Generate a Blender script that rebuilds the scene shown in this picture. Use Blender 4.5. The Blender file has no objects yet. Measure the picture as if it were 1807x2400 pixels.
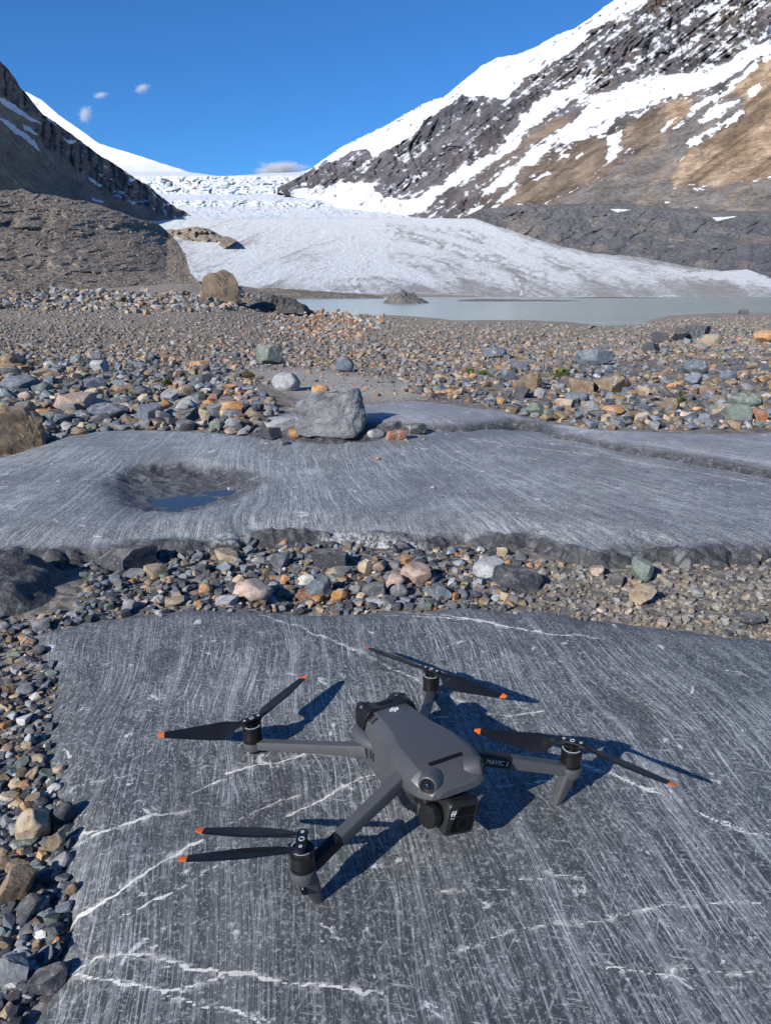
import bpy, bmesh, math, random
import numpy as np

# ------------------------------------------------------------------ camera, sky, sun, exposure
scene = bpy.context.scene
CAM_H, PITCH, F = 0.556, math.radians(17.0), 1700.0        # eye height, tilt down, focal length in photo pixels
CX, CY = 903.5, 1200.0
cam_data = bpy.data.cameras.new("camera")
cam = bpy.data.objects.new("camera", cam_data)
scene.collection.objects.link(cam)
cam.location = (0, 0, CAM_H)
cam.rotation_euler = (math.radians(90) - PITCH, 0, 0)
cam_data.sensor_fit = 'VERTICAL'
cam_data.sensor_height = 24.0
cam_data.lens = 24.0 * F / 2400.0
cam_data.clip_start, cam_data.clip_end = 0.02, 40000
scene.camera = cam

SUN_EL, SUN_AZ = math.radians(29.0), math.radians(49.0)     # shadows run 49 deg from +x towards +y
to_sun = (-math.cos(SUN_EL) * math.cos(SUN_AZ), -math.cos(SUN_EL) * math.sin(SUN_AZ), math.sin(SUN_EL))
world = bpy.data.worlds.new("World")
scene.world = world
world.use_nodes = True
wt = world.node_tree
sky = wt.nodes.new('ShaderNodeTexSky')
sky.sky_type = 'NISHITA'
sky.sun_disc = False
sky.sun_elevation = SUN_EL
sky.sun_rotation = math.atan2(to_sun[0], to_sun[1])
sky.altitude = 2000
sky.air_density, sky.dust_density, sky.ozone_density = 1.0, 0.1, 3.0
bg = wt.nodes['Background']
tone = wt.nodes.new('ShaderNodeMix')                       # clear, deep blue mountain air
tone.data_type, tone.blend_type = 'RGBA', 'MULTIPLY'
tone.inputs[0].default_value = 1.0
tone.inputs[7].default_value = (0.38, 0.87, 1.34, 1)
wt.links.new(sky.outputs[0], tone.inputs[6])
wt.links.new(tone.outputs[2], bg.inputs[0])
bg.inputs[1].default_value = 0.08

sun_data = bpy.data.lights.new("sun", 'SUN')
sun_data.energy = 5.0
sun_data.angle = math.radians(0.5)
sun_data.color = (1.0, 0.95, 0.87)
sun = bpy.data.objects.new("sun", sun_data)
scene.collection.objects.link(sun)
sun.rotation_euler = (math.radians(90) - SUN_EL, 0, math.atan2(to_sun[0], -to_sun[1]))

scene.view_settings.view_transform = 'Standard'
scene.view_settings.look = 'None'
scene.view_settings.gamma = 1.0
scene.view_settings.use_curve_mapping = False
scene.view_settings.exposure = 0.42
scene.render.engine = 'CYCLES'
scene.cycles.use_denoising = True
scene.cycles.volume_bounces = 2
scene.cycles.max_bounces = 6

rng = np.random.default_rng(7)
random.seed(7)

# ------------------------------------------------------------------ small maths helpers
def ray(px, py):
    """direction through a photo pixel, scaled so that its forward (y) component is 1"""
    px, py = np.asarray(px, float), np.asarray(py, float)
    a, b = (px - CX) / F, -(py - CY) / F
    c, s = math.cos(PITCH), math.sin(PITCH)
    y, z = c + b * s, b * c - s
    return a / y, np.ones_like(y), z / y

def pixel_of(x, y, z):
    c, s = math.cos(PITCH), math.sin(PITCH)
    dz = z - CAM_H
    fy, uz = c * y - s * dz, s * y + c * dz
    return CX + F * x / fy, CY - F * uz / fy

def at_z(px, py, z=0.0):
    dx, dy, dz = ray(px, py)
    t = (z - CAM_H) / dz
    return dx * t, t

def hash2(ix, iy, seed):
    h = (ix.astype(np.int64) * 374761393 + iy.astype(np.int64) * 668265263 + seed * 1442695041) & 0xffffffff
    h = ((h ^ (h >> 13)) * 1274126177) & 0xffffffff
    return ((h ^ (h >> 16)) & 0xffffff) / float(0xffffff)

def vnoise(x, y, seed=0):
    x, y = np.broadcast_arrays(np.asarray(x, float), np.asarray(y, float))
    ix, iy = np.floor(x), np.floor(y)
    fx, fy = x - ix, y - iy
    ux, uy = fx * fx * fx * (fx * (fx * 6 - 15) + 10), fy * fy * fy * (fy * (fy * 6 - 15) + 10)
    a, b = hash2(ix, iy, seed), hash2(ix + 1, iy, seed)
    c, d = hash2(ix, iy + 1, seed), hash2(ix + 1, iy + 1, seed)
    return ((a * (1 - ux) + b * ux) * (1 - uy) + (c * (1 - ux) + d * ux) * uy) * 2 - 1

def fbm(x, y, octv=4, seed=0, gain=0.5):
    r, amp, f, tot = 0, 1.0, 1.0, 0
    for o in range(octv):
        r = r + amp * vnoise(np.asarray(x) * f + 17.3 * o, np.asarray(y) * f - 9.1 * o, seed + o)
        tot += amp
        amp *= gain
        f *= 2.03
    return r / tot

def ridged(x, y, octv=4, seed=0, gain=0.5):
    r, amp, f, tot = 0, 1.0, 1.0, 0
    for o in range(octv):
        r = r + amp * (1 - 2 * np.abs(vnoise(np.asarray(x) * f + 7.7 * o, np.asarray(y) * f + 3.1 * o, seed + o)))
        tot += amp
        amp *= gain
        f *= 2.03
    return r / tot

def sstep(a, b, x):
    t = np.clip((x - a) / (b - a), 0, 1)
    return t * t * (3 - 2 * t)

def seg_dist(x, y, pts, closed=False):
    pts = [tuple(p) for p in pts]
    if closed:
        pts = pts + [pts[0]]
    best = np.full(np.shape(x), 1e18)
    for (ax, ay), (bx, by) in zip(pts[:-1], pts[1:]):
        vx, vy = bx - ax, by - ay
        l2 = vx * vx + vy * vy + 1e-18
        t = np.clip(((x - ax) * vx + (y - ay) * vy) / l2, 0, 1)
        d = (x - ax - t * vx) ** 2 + (y - ay - t * vy) ** 2
        best = np.minimum(best, d)
    return np.sqrt(best)

def inside(x, y, poly):
    r = np.zeros(np.shape(x), bool)
    n = len(poly)
    for i in range(n):
        (ax, ay), (bx, by) = poly[i], poly[(i + 1) % n]
        if ay == by:
            continue
        r ^= ((ay > y) != (by > y)) & (x < (bx - ax) * (y - ay) / (by - ay) + ax)
    return r

def sdf(x, y, poly):
    """positive inside"""
    d = seg_dist(x, y, poly, True)
    return np.where(inside(x, y, poly), d, -d)

def pl(x, pts):
    """piecewise linear y(x)"""
    p = np.array(pts, float)
    return np.interp(x, p[:, 0], p[:, 1])

# ------------------------------------------------------------------ object helpers
COL = scene.collection
def tag(o, label=None, cat=None, group=None, kind=None):
    if label: o['label'] = label
    if cat: o['category'] = cat
    if group: o['group'] = group
    if kind: o['kind'] = kind
    return o

def link(name, me, mat=None, parent=None):
    o = bpy.data.objects.new(name, me)
    COL.objects.link(o)
    if mat is not None:
        for m in (mat if isinstance(mat, (list, tuple)) else [mat]):
            me.materials.append(m)
    if parent is not None:
        o.parent = parent
    return o

def set_attr(me, name, arr, typ='FLOAT'):
    a = me.attributes.new(name, 'FLOAT_COLOR' if typ == 'COL' else typ, 'POINT')
    if typ == 'FLOAT':
        a.data.foreach_set('value', np.ascontiguousarray(arr, np.float32).ravel())
    else:
        c = np.ones((len(me.vertices), 4), np.float32)
        c[:, :3] = np.asarray(arr).reshape(-1, 3)
        a.data.foreach_set('color', c.ravel())

def mesh_arrays(name, V, polys_flat, counts, smooth=True):
    me = bpy.data.meshes.new(name)
    V = np.ascontiguousarray(V, np.float32)
    me.vertices.add(len(V))
    me.vertices.foreach_set('co', V.ravel())
    counts = np.asarray(counts, np.int32)
    me.loops.add(int(counts.sum()))
    me.loops.foreach_set('vertex_index', np.ascontiguousarray(polys_flat, np.int32).ravel())
    me.polygons.add(len(counts))
    starts = np.zeros(len(counts), np.int32)
    starts[1:] = np.cumsum(counts)[:-1]
    me.polygons.foreach_set('loop_start', starts)
    me.polygons.foreach_set('use_smooth', np.full(len(counts), smooth, bool))
    me.update(calc_edges=True)
    me.validate()
    return me

def grid_mesh(name, X, Y, Z, keep=None, flip=False):
    n, m = X.shape
    V = np.stack([X, Y, Z], -1).reshape(-1, 3)
    idx = np.arange(n * m).reshape(n, m)
    q = np.stack([idx[:-1, :-1], idx[:-1, 1:], idx[1:, 1:], idx[1:, :-1]], -1).reshape(-1, 4)
    if flip:
        q = q[:, ::-1]
    if keep is not None:
        k = keep[:-1, :-1] | keep[1:, 1:] | keep[:-1, 1:] | keep[1:, :-1]
        q = q[k.ravel()]
    return mesh_arrays(name, V, q, np.full(len(q), 4))

# ------------------------------------------------------------------ shader helpers
class NT:
    def __init__(self, name):
        self.mat = bpy.data.materials.new(name)
        self.mat.use_nodes = True
        self.t = self.mat.node_tree
        self.bsdf = self.t.nodes['Principled BSDF']
    def n(self, typ, ins=None, **props):
        nd = self.t.nodes.new(typ)
        for k, v in props.items():
            setattr(nd, k, v)
        for k, v in (ins or {}).items():
            self.put(nd.inputs[k], v)
        return nd
    def put(self, sock, v):
        if isinstance(v, bpy.types.NodeSocket):
            self.t.links.new(v, sock)
        elif isinstance(v, (tuple, list)) and len(v) == 3 and sock.type == 'RGBA':
            sock.default_value = (*v, 1)
        else:
            sock.default_value = v
    def math(self, op, a, b=None, c=None, clamp=False):
        nd = self.n('ShaderNodeMath', operation=op, use_clamp=clamp)
        for i, v in enumerate((a, b, c)):
            if v is not None:
                self.put(nd.inputs[i], v)
        return nd.outputs[0]
    def mix(self, f, a, b, mode='MIX'):
        nd = self.n('ShaderNodeMix', data_type='RGBA', blend_type=mode)
        self.put(nd.inputs[0], f); self.put(nd.inputs[6], a); self.put(nd.inputs[7], b)
        return nd.outputs[2]
    def ramp(self, x, a, b, lo=0.0, hi=1.0):
        nd = self.n('ShaderNodeMapRange', interpolation_type='SMOOTHSTEP')
        self.put(nd.inputs[0], x); self.put(nd.inputs[1], a); self.put(nd.inputs[2], b)
        self.put(nd.inputs[3], lo); self.put(nd.inputs[4], hi)
        return nd.outputs[0]
    def cramp(self, x, stops, const=False):
        nd = self.n('ShaderNodeValToRGB')
        self.put(nd.inputs[0], x)
        cr = nd.color_ramp
        if const: cr.interpolation = 'CONSTANT'
        while len(cr.elements) < len(stops): cr.elements.new(0.5)
        for e, (p, c) in zip(cr.elements, stops):
            e.position = p
            e.color = (*c, 1)
        return nd.outputs[0]
    def obj(self):
        return self.n('ShaderNodeTexCoord').outputs['Object']
    def mapping(self, vec, scale=(1, 1, 1), rot=(0, 0, 0), loc=(0, 0, 0)):
        nd = self.n('ShaderNodeMapping')
        self.put(nd.inputs[0], vec)
        nd.inputs[1].default_value = loc
        nd.inputs[2].default_value = rot
        nd.inputs[3].default_value = scale
        return nd.outputs[0]
    def noise(self, vec, scale, detail=4, rough=0.55, dist=0.0):
        nd = self.n('ShaderNodeTexNoise', {'Scale': scale, 'Detail': detail, 'Roughness': rough, 'Distortion': dist})
        self.put(nd.inputs['Vector'], vec)
        return nd.outputs[0]
    def vor(self, vec, scale, feature='F1', out='Distance', rand=1.0):
        nd = self.n('ShaderNodeTexVoronoi', {'Scale': scale, 'Randomness': rand}, feature=feature)
        self.put(nd.inputs['Vector'], vec)
        return nd.outputs[out]
    def attr(self, name, out='Fac'):
        return self.n('ShaderNodeAttribute', attribute_name=name).outputs[out]
    def bump(self, h, strength, dist, normal=None):
        nd = self.n('ShaderNodeBump', {'Strength': strength, 'Distance': dist, 'Height': h})
        if normal is not None: self.put(nd.inputs['Normal'], normal)
        return nd.outputs[0]
    def out(self, color, rough=0.9, normal=None, spec=0.3):
        self.put(self.bsdf.inputs['Base Color'], color)
        self.put(self.bsdf.inputs['Roughness'], rough)
        self.put(self.bsdf.inputs['Specular IOR Level'], spec)
        if normal is not None: self.put(self.bsdf.inputs['Normal'], normal)
        return self.mat

def plastic(name, col, rough=0.45, spec=0.4, grain=0.06):
    s = NT(name)
    n = s.noise(s.obj(), 900, 2)
    c = s.mix(s.math('MULTIPLY', n, grain * 2), col, tuple(min(1, v * 1.8 + 0.01) for v in col))
    d = s.noise(s.obj(), 60, 4)
    c = s.mix(s.ramp(d, 0.62, 0.8, 0, 0.08), c, (0.3, 0.28, 0.25))
    return s.out(c, s.ramp(d, 0.3, 0.8, rough - 0.05, rough + 0.12), s.bump(n, 0.05, 0.0004), spec)

# ------------------------------------------------------------------ the drone's pose (its four feet give the slab's tilt)
DR = np.array([[-0.881388, 0.472251, -0.011605], [-0.472388, -0.880984, 0.026788], [0.002427, 0.029093, 0.999574]])
DT = np.array([0.065638, 0.62073, -0.478225 + CAM_H])
FEET = np.array([(.1458, -.0035, -.0791), (-.1458, -.0035, -.0791), (.129, -.2461, -.0657), (-.129, -.2461, -.0657)]) @ DR.T + DT
PLANE = np.linalg.lstsq(np.c_[FEET[:, :2], np.ones(4)], FEET[:, 2], rcond=None)[0]
D0 = 1.0853                                                   # overview coordinates -> photo pixels
def dpx(pts, ox=0, oy=0, s=D0):
    return [(ox + x * s, oy + y * s) for x, y in pts]
def ground_poly(pts, z=0.0):
    r = []
    for p in pts:
        x, y = at_z(p[0], p[1], z)
        r.append((float(x), float(y)))
    return r

# ------------------------------------------------------------------ outlines of the bedrock slabs
SLAB1 = ground_poly([(45, 1475), (109, 1536), (122, 1581), (127, 1671), (104, 1760), (126, 1850), (150, 1943), (149, 2033), (154, 2146),
                     (118, 2259), (68, 2350), (30, 2420), (-60, 2560), (3900, 2750), (3300, 1540), (1807, 1468), (1628, 1457), (1519, 1441),
                     (1357, 1424), (1281, 1413), (1194, 1415), (1085, 1409), (977, 1415), (847, 1423), (760, 1425), (608, 1421),
                     (456, 1417), (326, 1434), (174, 1455), (76, 1478)], 0.012)
SLAB2 = ground_poly(dpx([(-400, 1210), (0, 1183), (120, 1183), (250, 1172), (340, 1160), (430, 1156), (560, 1150), (640, 1143), (720, 1141), (850, 1143),
                         (950, 1150), (1050, 1142), (1130, 1152), (1210, 1172), (1300, 1186), (1380, 1184), (1450, 1182), (1560, 1178), (1665, 1180), (2100, 1190),
                         (2100, 985), (1665, 1010), (1450, 990), (1300, 968), (1180, 935), (1000, 925), (900, 938), (800, 960), (700, 968), (640, 962), (540, 953),
                         (430, 940), (330, 934), (230, 934), (160, 942), (110, 958), (60, 973), (0, 990), (-400, 1040)]), 0.0)
SLAB3 = ground_poly(dpx([(575, 905), (700, 915), (800, 909), (850, 908), (900, 912), (1000, 914), (1060, 906), (1110, 898), (1165, 903), (1215, 926), (1300, 945), (1400, 962),
                         (1500, 976), (1600, 990), (1665, 1002), (2000, 1030), (2000, 905), (1665, 914), (1450, 919), (1300, 917), (1200, 904),
                         (1100, 884), (1000, 869), (900, 860), (790, 860), (700, 868), (620, 878), (575, 890)]), 0.05)
POT = ground_poly(dpx([(205, 1048), (240, 1020), (300, 1003), (400, 998), (480, 1008), (560, 1018), (592, 1033), (565, 1058), (520, 1083), (450, 1103), (380, 1116), (290, 1112), (235, 1090)]), 0.0)
POOL = ground_poly(dpx([(285, 1098), (330, 1080), (400, 1070), (470, 1060), (505, 1062), (470, 1085), (420, 1102), (350, 1112), (300, 1110)]), -0.02)
OUTCROP = ground_poly([(-260, 1300), (0, 1292), (90, 1300), (150, 1318), (178, 1345), (176, 1400), (140, 1440), (90, 1462), (0, 1480), (-260, 1500)], 0.0)

def slab1_z(x, y):
    x, y = np.asarray(x, float), np.asarray(y, float)
    top = PLANE[0] * x + PLANE[1] * np.minimum(y, 1.35) + PLANE[2]
    away = 1 - np.exp(-((x - 0.03) ** 2 + (y - 0.72) ** 2) / 0.09)
    top = top + away * (0.008 * fbm(x * 2.2, y * 2.2, 3, 5)) - 0.05 * sstep(0.45, 1.5, x) * sstep(0.6, 1.3, y) * 0.2
    d = sdf(x, y, SLAB1) + 0.010 * fbm(x * 14, y * 14, 3, 8) + 0.004 * fbm(x * 60, y * 60, 2, 9)
    edge = np.where(d > 0, -0.014 * np.clip(1 - d / 0.06, 0, 1) ** 2, -0.014 + d * 2.2)
    z = top + edge + 0.0007 * fbm(x * 45, y * 45, 3, 21)
    chip = sstep(0.45, 0.62, fbm(x * 9, y * 6, 3, 31))
    return z - 0.0022 * chip * sstep(0.25, 0.4, np.hypot(x - 0.03, y - 0.72)), d, chip

def slab2_z(x, y):
    x, y = np.asarray(x, float), np.asarray(y, float)
    d0 = sdf(x, y, SLAB2)
    front = 1 - sstep(1.75, 2.1, y - 0.12 * x)
    joint = ridged(x * 5 + 0.8 * y, y * 1.6 - x * 0.6, 3, 41)
    d = d0 + front * (0.022 * fbm(x * 7, y * 7, 3, 43) + 0.030 * joint) + 0.006 * fbm(x * 20, y * 20, 2, 44) + front * 0.024 * vnoise(np.floor(x * 8 + 1.2 * fbm(x * 3, y * 4, 2, 53) + 1.5 * y), 0 * y + 3.5, 54)
    top = 0.004 + 0.016 * np.exp(-((x + 0.55) ** 2 / 0.5 + (y - 2.75) ** 2 / 0.18)) + 0.017 * fbm(x * 1.1, y * 1.3, 3, 45)
    top = top + 0.03 * sstep(0.3, 1.4, x) * sstep(2.4, 1.8, y) * 0
    w = 0.07
    lip = 0.012 + 0.016 * front
    edge = np.where(d > 0, -lip * np.clip(1 - d / (w * (1 + 1.2 * front)), 0, 1) ** 2, -lip + d * 0.85)
    dp = sdf(x, y, POT) + 0.03 * fbm(x * 4, y * 4, 3, 46)
    far_wall = sstep(2.05, 2.45, y)
    pot = -0.034 * sstep(-0.04, 0.15 - 0.05 * far_wall, dp) - 0.006 * sstep(0.05, 0.2, dp) * (1 + fbm(x * 12, y * 12, 3, 47))
    rough = np.clip(np.maximum(sstep(0.05, -0.01, d) * np.maximum(front, .55), sstep(-0.015, 0.05, dp) * (0.6 + 0.4 * far_wall)), 0, 1)
    z = top + edge + pot
    cr = ridged(x * 7 + 3 * y + 0.6 * fbm(x * 6, y * 6, 2, 52), y * 2.5 - x, 4, 51)
    z = z + rough * (0.012 * ridged(x * 11 + 3 * y, y * 9, 4, 48) + 0.007 * fbm(x * 40, y * 40, 3, 49) + 0.022 * front * cr + 0.016 * front * vnoise(np.floor(x * 13 + 2.0 * fbm(x * 4, y * 5, 2, 55) - 3 * y), np.floor(y * 22 + fbm(x * 6, y * 6, 2, 56)) + .5, 57)) + 0.0012 * fbm(x * 25, y * 9, 3, 50)
    return z, d, rough, dp

def slab3_z(x, y):
    x, y = np.asarray(x, float), np.asarray(y, float)
    d0 = sdf(x, y, SLAB3)
    d = d0 + 0.02 * fbm(x * 5, y * 5, 3, 61) + 0.006 * fbm(x * 18, y * 18, 2, 62)
    top = 0.052 - 0.02 * sstep(0.6, 1.6, x) + 0.010 * fbm(x * 1.4, y * 1.4, 3, 63) - 0.025 * sstep(2.9, 3.6, y) * sstep(.2, -.2, x)
    edge = np.where(d > 0, -0.022 * np.clip(1 - d / 0.14, 0, 1) ** 2, -0.022 + d * 0.8)
    rough = np.clip(sstep(0.06, -0.02, d), 0, 1)
    return top + edge + rough * (0.008 * fbm(x * 16, y * 16, 4, 64)) + 0.001 * fbm(x * 25, y * 9, 3, 65), d, rough

# ------------------------------------------------------------------ the ground between and beyond
LAKE_Z = -1.5
LAKE = ground_poly([(690, 709), (727, 729), (782, 737), (847, 742), (904, 738), (960, 741), (1012, 745), (1067, 752), (1150, 751), (1251, 751), (1338, 756), (1403, 765),
                    (1490, 763), (1517, 755), (1555, 741), (1663, 735), (1807, 733), (2200, 731), (2600, 715), (2600, 695.5), (1807, 695.5), (1200, 696), (840, 697), (700, 699), (640, 702)], LAKE_Z)
def profile(x, y):
    k = x / np.maximum(y, 0.5)
    right = pl(y, [(-5, -.03), (0, -.03), (1.2, -.03), (1.6, -.036), (2.6, -.03), (4, -.07), (6, -.15), (8, -.24), (12, -.42), (20, -.78), (40, -1.34), (55, -1.5), (90, -1.4), (150, -1.2), (400, 0), (4000, 10)])
    left = pl(y, [(-5, -.03), (0, -.03), (1.2, -.03), (1.6, -.036), (2.6, -.03), (4, -.06), (6, -.13), (8, -.22), (12, -.38), (20, -.58), (40, -.42), (60, .08), (100, 1.5), (400, 5), (4000, 40)])
    w = sstep(-0.10, -0.25, k)
    return right * (1 - w) + left * w
def ground_z(x, y):
    x, y = np.asarray(x, float), np.asarray(y, float)
    z = profile(x, y)
    s = np.clip(y, 0.6, 40)
    z = z + 0.0035 * s * fbm(x / s * 3.0 + 11, np.log(s) * 5, 3, 71) + 0.004 * fbm(x * 6, y * 6, 3, 72) * sstep(12, 6, y)
    k = sstep(-0.15, -0.3, x) * sstep(1.5, 1.25, y)
    z = z * (1 - k) + k * (PLANE[0] * x + PLANE[1] * y + PLANE[2] - 0.016 + 0.004 * fbm(x * 9, y * 9, 3, 73))
    nr = (y > 1.2) & (y < 4.5)
    if np.any(nr):                                              # the bedrock slabs sit in the ground
        dd = np.full(np.shape(x), -1.0)
        dd[nr] = np.maximum(sdf(x[nr], y[nr], SLAB2), sdf(x[nr], y[nr], SLAB3))
        z = z - 0.14 * sstep(0.03, 0.2, dd)
    px, py = pixel_of(x, np.maximum(y, .4), z)
    z = z + 0.25 * np.exp(-((px - 1680) / 190) ** 2 - ((y - 30) / 14) ** 2)           # low bank at the right of the shore
    far = y > 25
    if np.any(far):
        d = np.full(np.shape(x), -1e3)
        d[far] = sdf(x[far], y[far], LAKE) + 1.2 * fbm(x[far] * .15, y[far] * .15, 3, 74)
        beach = LAKE_Z + 0.02 - d * 0.035
        z = np.where(far, np.where(d > 0, np.minimum(z, LAKE_Z - 0.05 - 0.05 * d), np.where(d > -14, z * sstep(0, 14, -d) + beach * (1 - sstep(0, 14, -d)), z)), z)
    return z

def surf_z(x, y):
    x, y = np.atleast_1d(np.asarray(x, float)), np.atleast_1d(np.asarray(y, float))
    z = ground_z(x, y)
    near = (y < 5)
    if near.any():
        xn, yn = x[near], y[near]
        z[near] = np.maximum(np.maximum(z[near], slab1_z(xn, yn)[0]), np.maximum(slab2_z(xn, yn)[0], slab3_z(xn, yn)[0]))
    return z
# a fan-shaped table of the land surface, so that rays and stones can look it up quickly
TS = np.linspace(-1.0, 1.0, 640)
TL = np.linspace(math.log(0.36), math.log(330), 860)
_S, _L = np.meshgrid(TS, TL, indexing='ij')
_Y = np.exp(_L); _X = _S * _Y
T_GROUND = ground_z(_X, _Y)
T_SURF = T_GROUND.copy()
_n = _Y < 5
T_SURF[_n] = surf_z(_X[_n], _Y[_n])
T_ROCK = T_SURF > T_GROUND + 0.0005
def table(T, x, y):
    x, y = np.atleast_1d(np.asarray(x, float)), np.atleast_1d(np.asarray(y, float))
    y = np.clip(y, 0.361, 329)
    u = np.clip((x / y - TS[0]) / (TS[1] - TS[0]), 0, len(TS) - 1.001)
    v = np.clip((np.log(y) - TL[0]) / (TL[1] - TL[0]), 0, len(TL) - 1.001)
    i, j = u.astype(int), v.astype(int)
    a, c = u - i, v - j
    return (T[i, j] * (1 - a) + T[i + 1, j] * a) * (1 - c) + (T[i, j + 1] * (1 - a) + T[i + 1, j + 1] * a) * c
def top_z(x, y):
    return table(T_SURF, x, y)
def on_rock(x, y):
    return table(T_ROCK.astype(float), x, y) > 0.5
def land(px, py):
    """where a photo pixel's ray meets the ground"""
    dx, dy, dz = ray(np.atleast_1d(px), np.atleast_1d(py))
    yl = np.exp(TL)
    ox, oy = np.zeros(len(dx)), np.zeros(len(dx))
    for k in range(0, len(dx), 2000):
        s, d = dx[k:k + 2000], dz[k:k + 2000]
        u = np.clip((s - TS[0]) / (TS[1] - TS[0]), 0, len(TS) - 1.001)
        i = u.astype(int); f = (u - i)[:, None]
        zz = T_SURF[i] * (1 - f) + T_SURF[i + 1] * f
        gap = CAM_H + d[:, None] * yl[None] - zz
        h = gap <= 0
        q = np.where(h.any(1), h.argmax(1), len(yl) - 1)
        q = np.maximum(q, 1)
        r = np.arange(len(s))
        g0, g1 = gap[r, q - 1], gap[r, q]
        t = np.clip(g0 / np.maximum(g0 - g1, 1e-9), 0, 1)
        y = yl[q - 1] + (yl[q] - yl[q - 1]) * t
        ox[k:k + 2000], oy[k:k + 2000] = s * y, y
    return ox, oy

# ------------------------------------------------------------------ bedrock material
def slab_material(name, deg, dark, light, tint_vein, patch=0.5, fan=0.0, scratch=1.0, bumpk=1.0):
    s = NT(name)
    co = s.obj()
    warp = s.noise(co, 1.3, 2)
    sep = s.n('ShaderNodeSeparateXYZ', {0: co})
    flat = s.n('ShaderNodeCombineXYZ', {0: sep.outputs[0], 1: sep.outputs[1], 2: 0.0}).outputs[0]
    ang = s.math('MULTIPLY_ADD', warp, 0.16, -0.08)
    if fan:
        ang = s.math('ADD', ang, s.math('MULTIPLY', s.math('ADD', sep.outputs[0], 0.4), -fan))
    def lines(off, across, along, lo, hi, seed):
        vr = s.n('ShaderNodeVectorRotate', {'Vector': flat, 'Angle': s.math('ADD', ang, math.radians(90 - deg + off))}, rotation_type='Z_AXIS')
        v = s.mapping(vr.outputs[0], (across, along, 1), loc=(seed * 3.7, seed * 1.3, seed))
        return s.ramp(s.noise(v, 1.0, 3, 0.6), lo, hi)
    pn = s.noise(co, 5.5, 4, 0.6)
    pn2 = s.noise(s.mapping(co, (1, 1, 1), loc=(4, 9, 0)), 14, 4, 0.65)
    a = s.math('MULTIPLY', lines(0, 420, 13, 0.50, 0.66, 1), s.ramp(pn, 0.35, 0.6))
    b = s.math('MULTIPLY', lines(5, 230, 5, 0.53, 0.66, 2), s.ramp(pn2, 0.35, 0.6))
    c = s.math('MULTIPLY', lines(-9, 330, 16, 0.53, 0.68, 3), s.ramp(pn2, 0.6, 0.42))
    e = s.math('MULTIPLY', lines(3, 70, 2.2, 0.53, 0.72, 4), 0.6)
    f = s.math('MULTIPLY', lines(38, 300, 22, 0.58, 0.70, 5), 0.8)
    h = s.math('MULTIPLY', lines(-70, 240, 30, 0.58, 0.70, 6), 0.8)
    sc = s.math('MAXIMUM', s.math('MAXIMUM', a, b), s.math('MAXIMUM', c, e))
    sc = s.math('MAXIMUM', sc, s.math('MAXIMUM', f, h))
    bund = s.math('MULTIPLY', lines(1, 26, 1.1, 0.5, 0.66, 7), lines(0, 520, 7, 0.42, 0.6, 8))
    sc = s.math('MAXIMUM', s.math('MULTIPLY', sc, 0.85), s.math('MULTIPLY', bund, 0.8))
    sc = s.math('MULTIPLY', sc, s.ramp(s.noise(s.mapping(co, (1, 1, 1), loc=(7, 2, 3)), 2.6, 4, 0.6), 0.3, 0.6, 0.35, 1.15))
    rough = s.attr('rough')
    polished = s.math('SUBTRACT', 1.0, s.math('MULTIPLY', rough, 0.8))
    sc = s.math('MULTIPLY', s.math('MULTIPLY', sc, polished), scratch)
    fl = s.noise(co, 210, 3, 0.7)
    fl2 = s.noise(co, 70, 5, 0.72)
    fl3 = s.noise(s.mapping(co, (1.0, 0.45, 1), rot=(0, 0, 0.5)), 330, 4, 0.75)
    flecks = s.math('MAXIMUM', s.math('MAXIMUM', s.ramp(fl, 0.55, 0.64, 0, 0.9), s.ramp(fl2, 0.55, 0.66, 0, 0.5)), s.ramp(fl3, 0.57, 0.64, 0, 1.0))
    blot = s.ramp(s.noise(co, 26, 5, 0.68, 0.6), 0.63, 0.68, 0, 0.8)
    pale = s.ramp(s.noise(s.mapping(co, (1, 1, 1), loc=(2, 5, 1)), 3.2, 5, 0.62), 0.5, 0.75, 0, patch)
    light_amt = s.math('ADD', s.math('ADD', s.math('MULTIPLY', sc, 0.70), s.math('MULTIPLY', flecks, 0.46)), s.math('MULTIPLY', pale, 0.35), clamp=True)
    base = s.mix(s.noise(co, 30, 5, 0.7), tuple(v * 0.72 for v in dark), tuple(v * 1.3 for v in dark))
    col = s.mix(light_amt, base, light)
    col = s.mix(blot, col, tuple(min(.6, v * 1.5) for v in light))
    vd = s.attr('vein')
    vn = s.math('ADD', vd, s.math('MULTIPLY_ADD', s.noise(co, 110, 5, 0.7), 1.5, -0.75))
    vbreak = s.ramp(s.noise(co, 9, 3), 0.34, 0.5, 0.6, 1)
    vein = s.math('MULTIPLY', s.ramp(vn, 0.95, 0.6), vbreak)
    halo = s.math('MULTIPLY', s.ramp(vd, 5, 0.5, 0, 0.4), s.ramp(fl2, 0.5, 0.58))
    ve = s.math('MAXIMUM', vein, halo)
    col = s.mix(ve, col, tint_vein)
    rc = s.mix(s.ramp(s.noise(co, 40, 6, 0.75), 0.35, 0.65), (0.018, 0.019, 0.022), (0.085, 0.085, 0.09))
    vc = s.noise(s.mapping(co, (30, 30, 7)), 1.0, 5, 0.7)
    rc = s.mix(s.ramp(vc, 0.52, 0.66, 0, 0.4), rc, tuple(v * .6 for v in light))
    rc = s.mix(s.ramp(s.vor(s.mapping(co, (16, 16, 5)), 1.0, 'DISTANCE_TO_EDGE'), 0.05, 0.0, 0, 0.7), rc, (0.008, 0.008, 0.01))
    pale_face = s.attr('pale')
    col = s.mix(s.math('MULTIPLY', rough, 0.92), col, rc)
    col = s.mix(s.math('MULTIPLY', pale_face, s.ramp(fl2, 0.42, 0.58)), col, (0.42, 0.44, 0.45))
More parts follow.
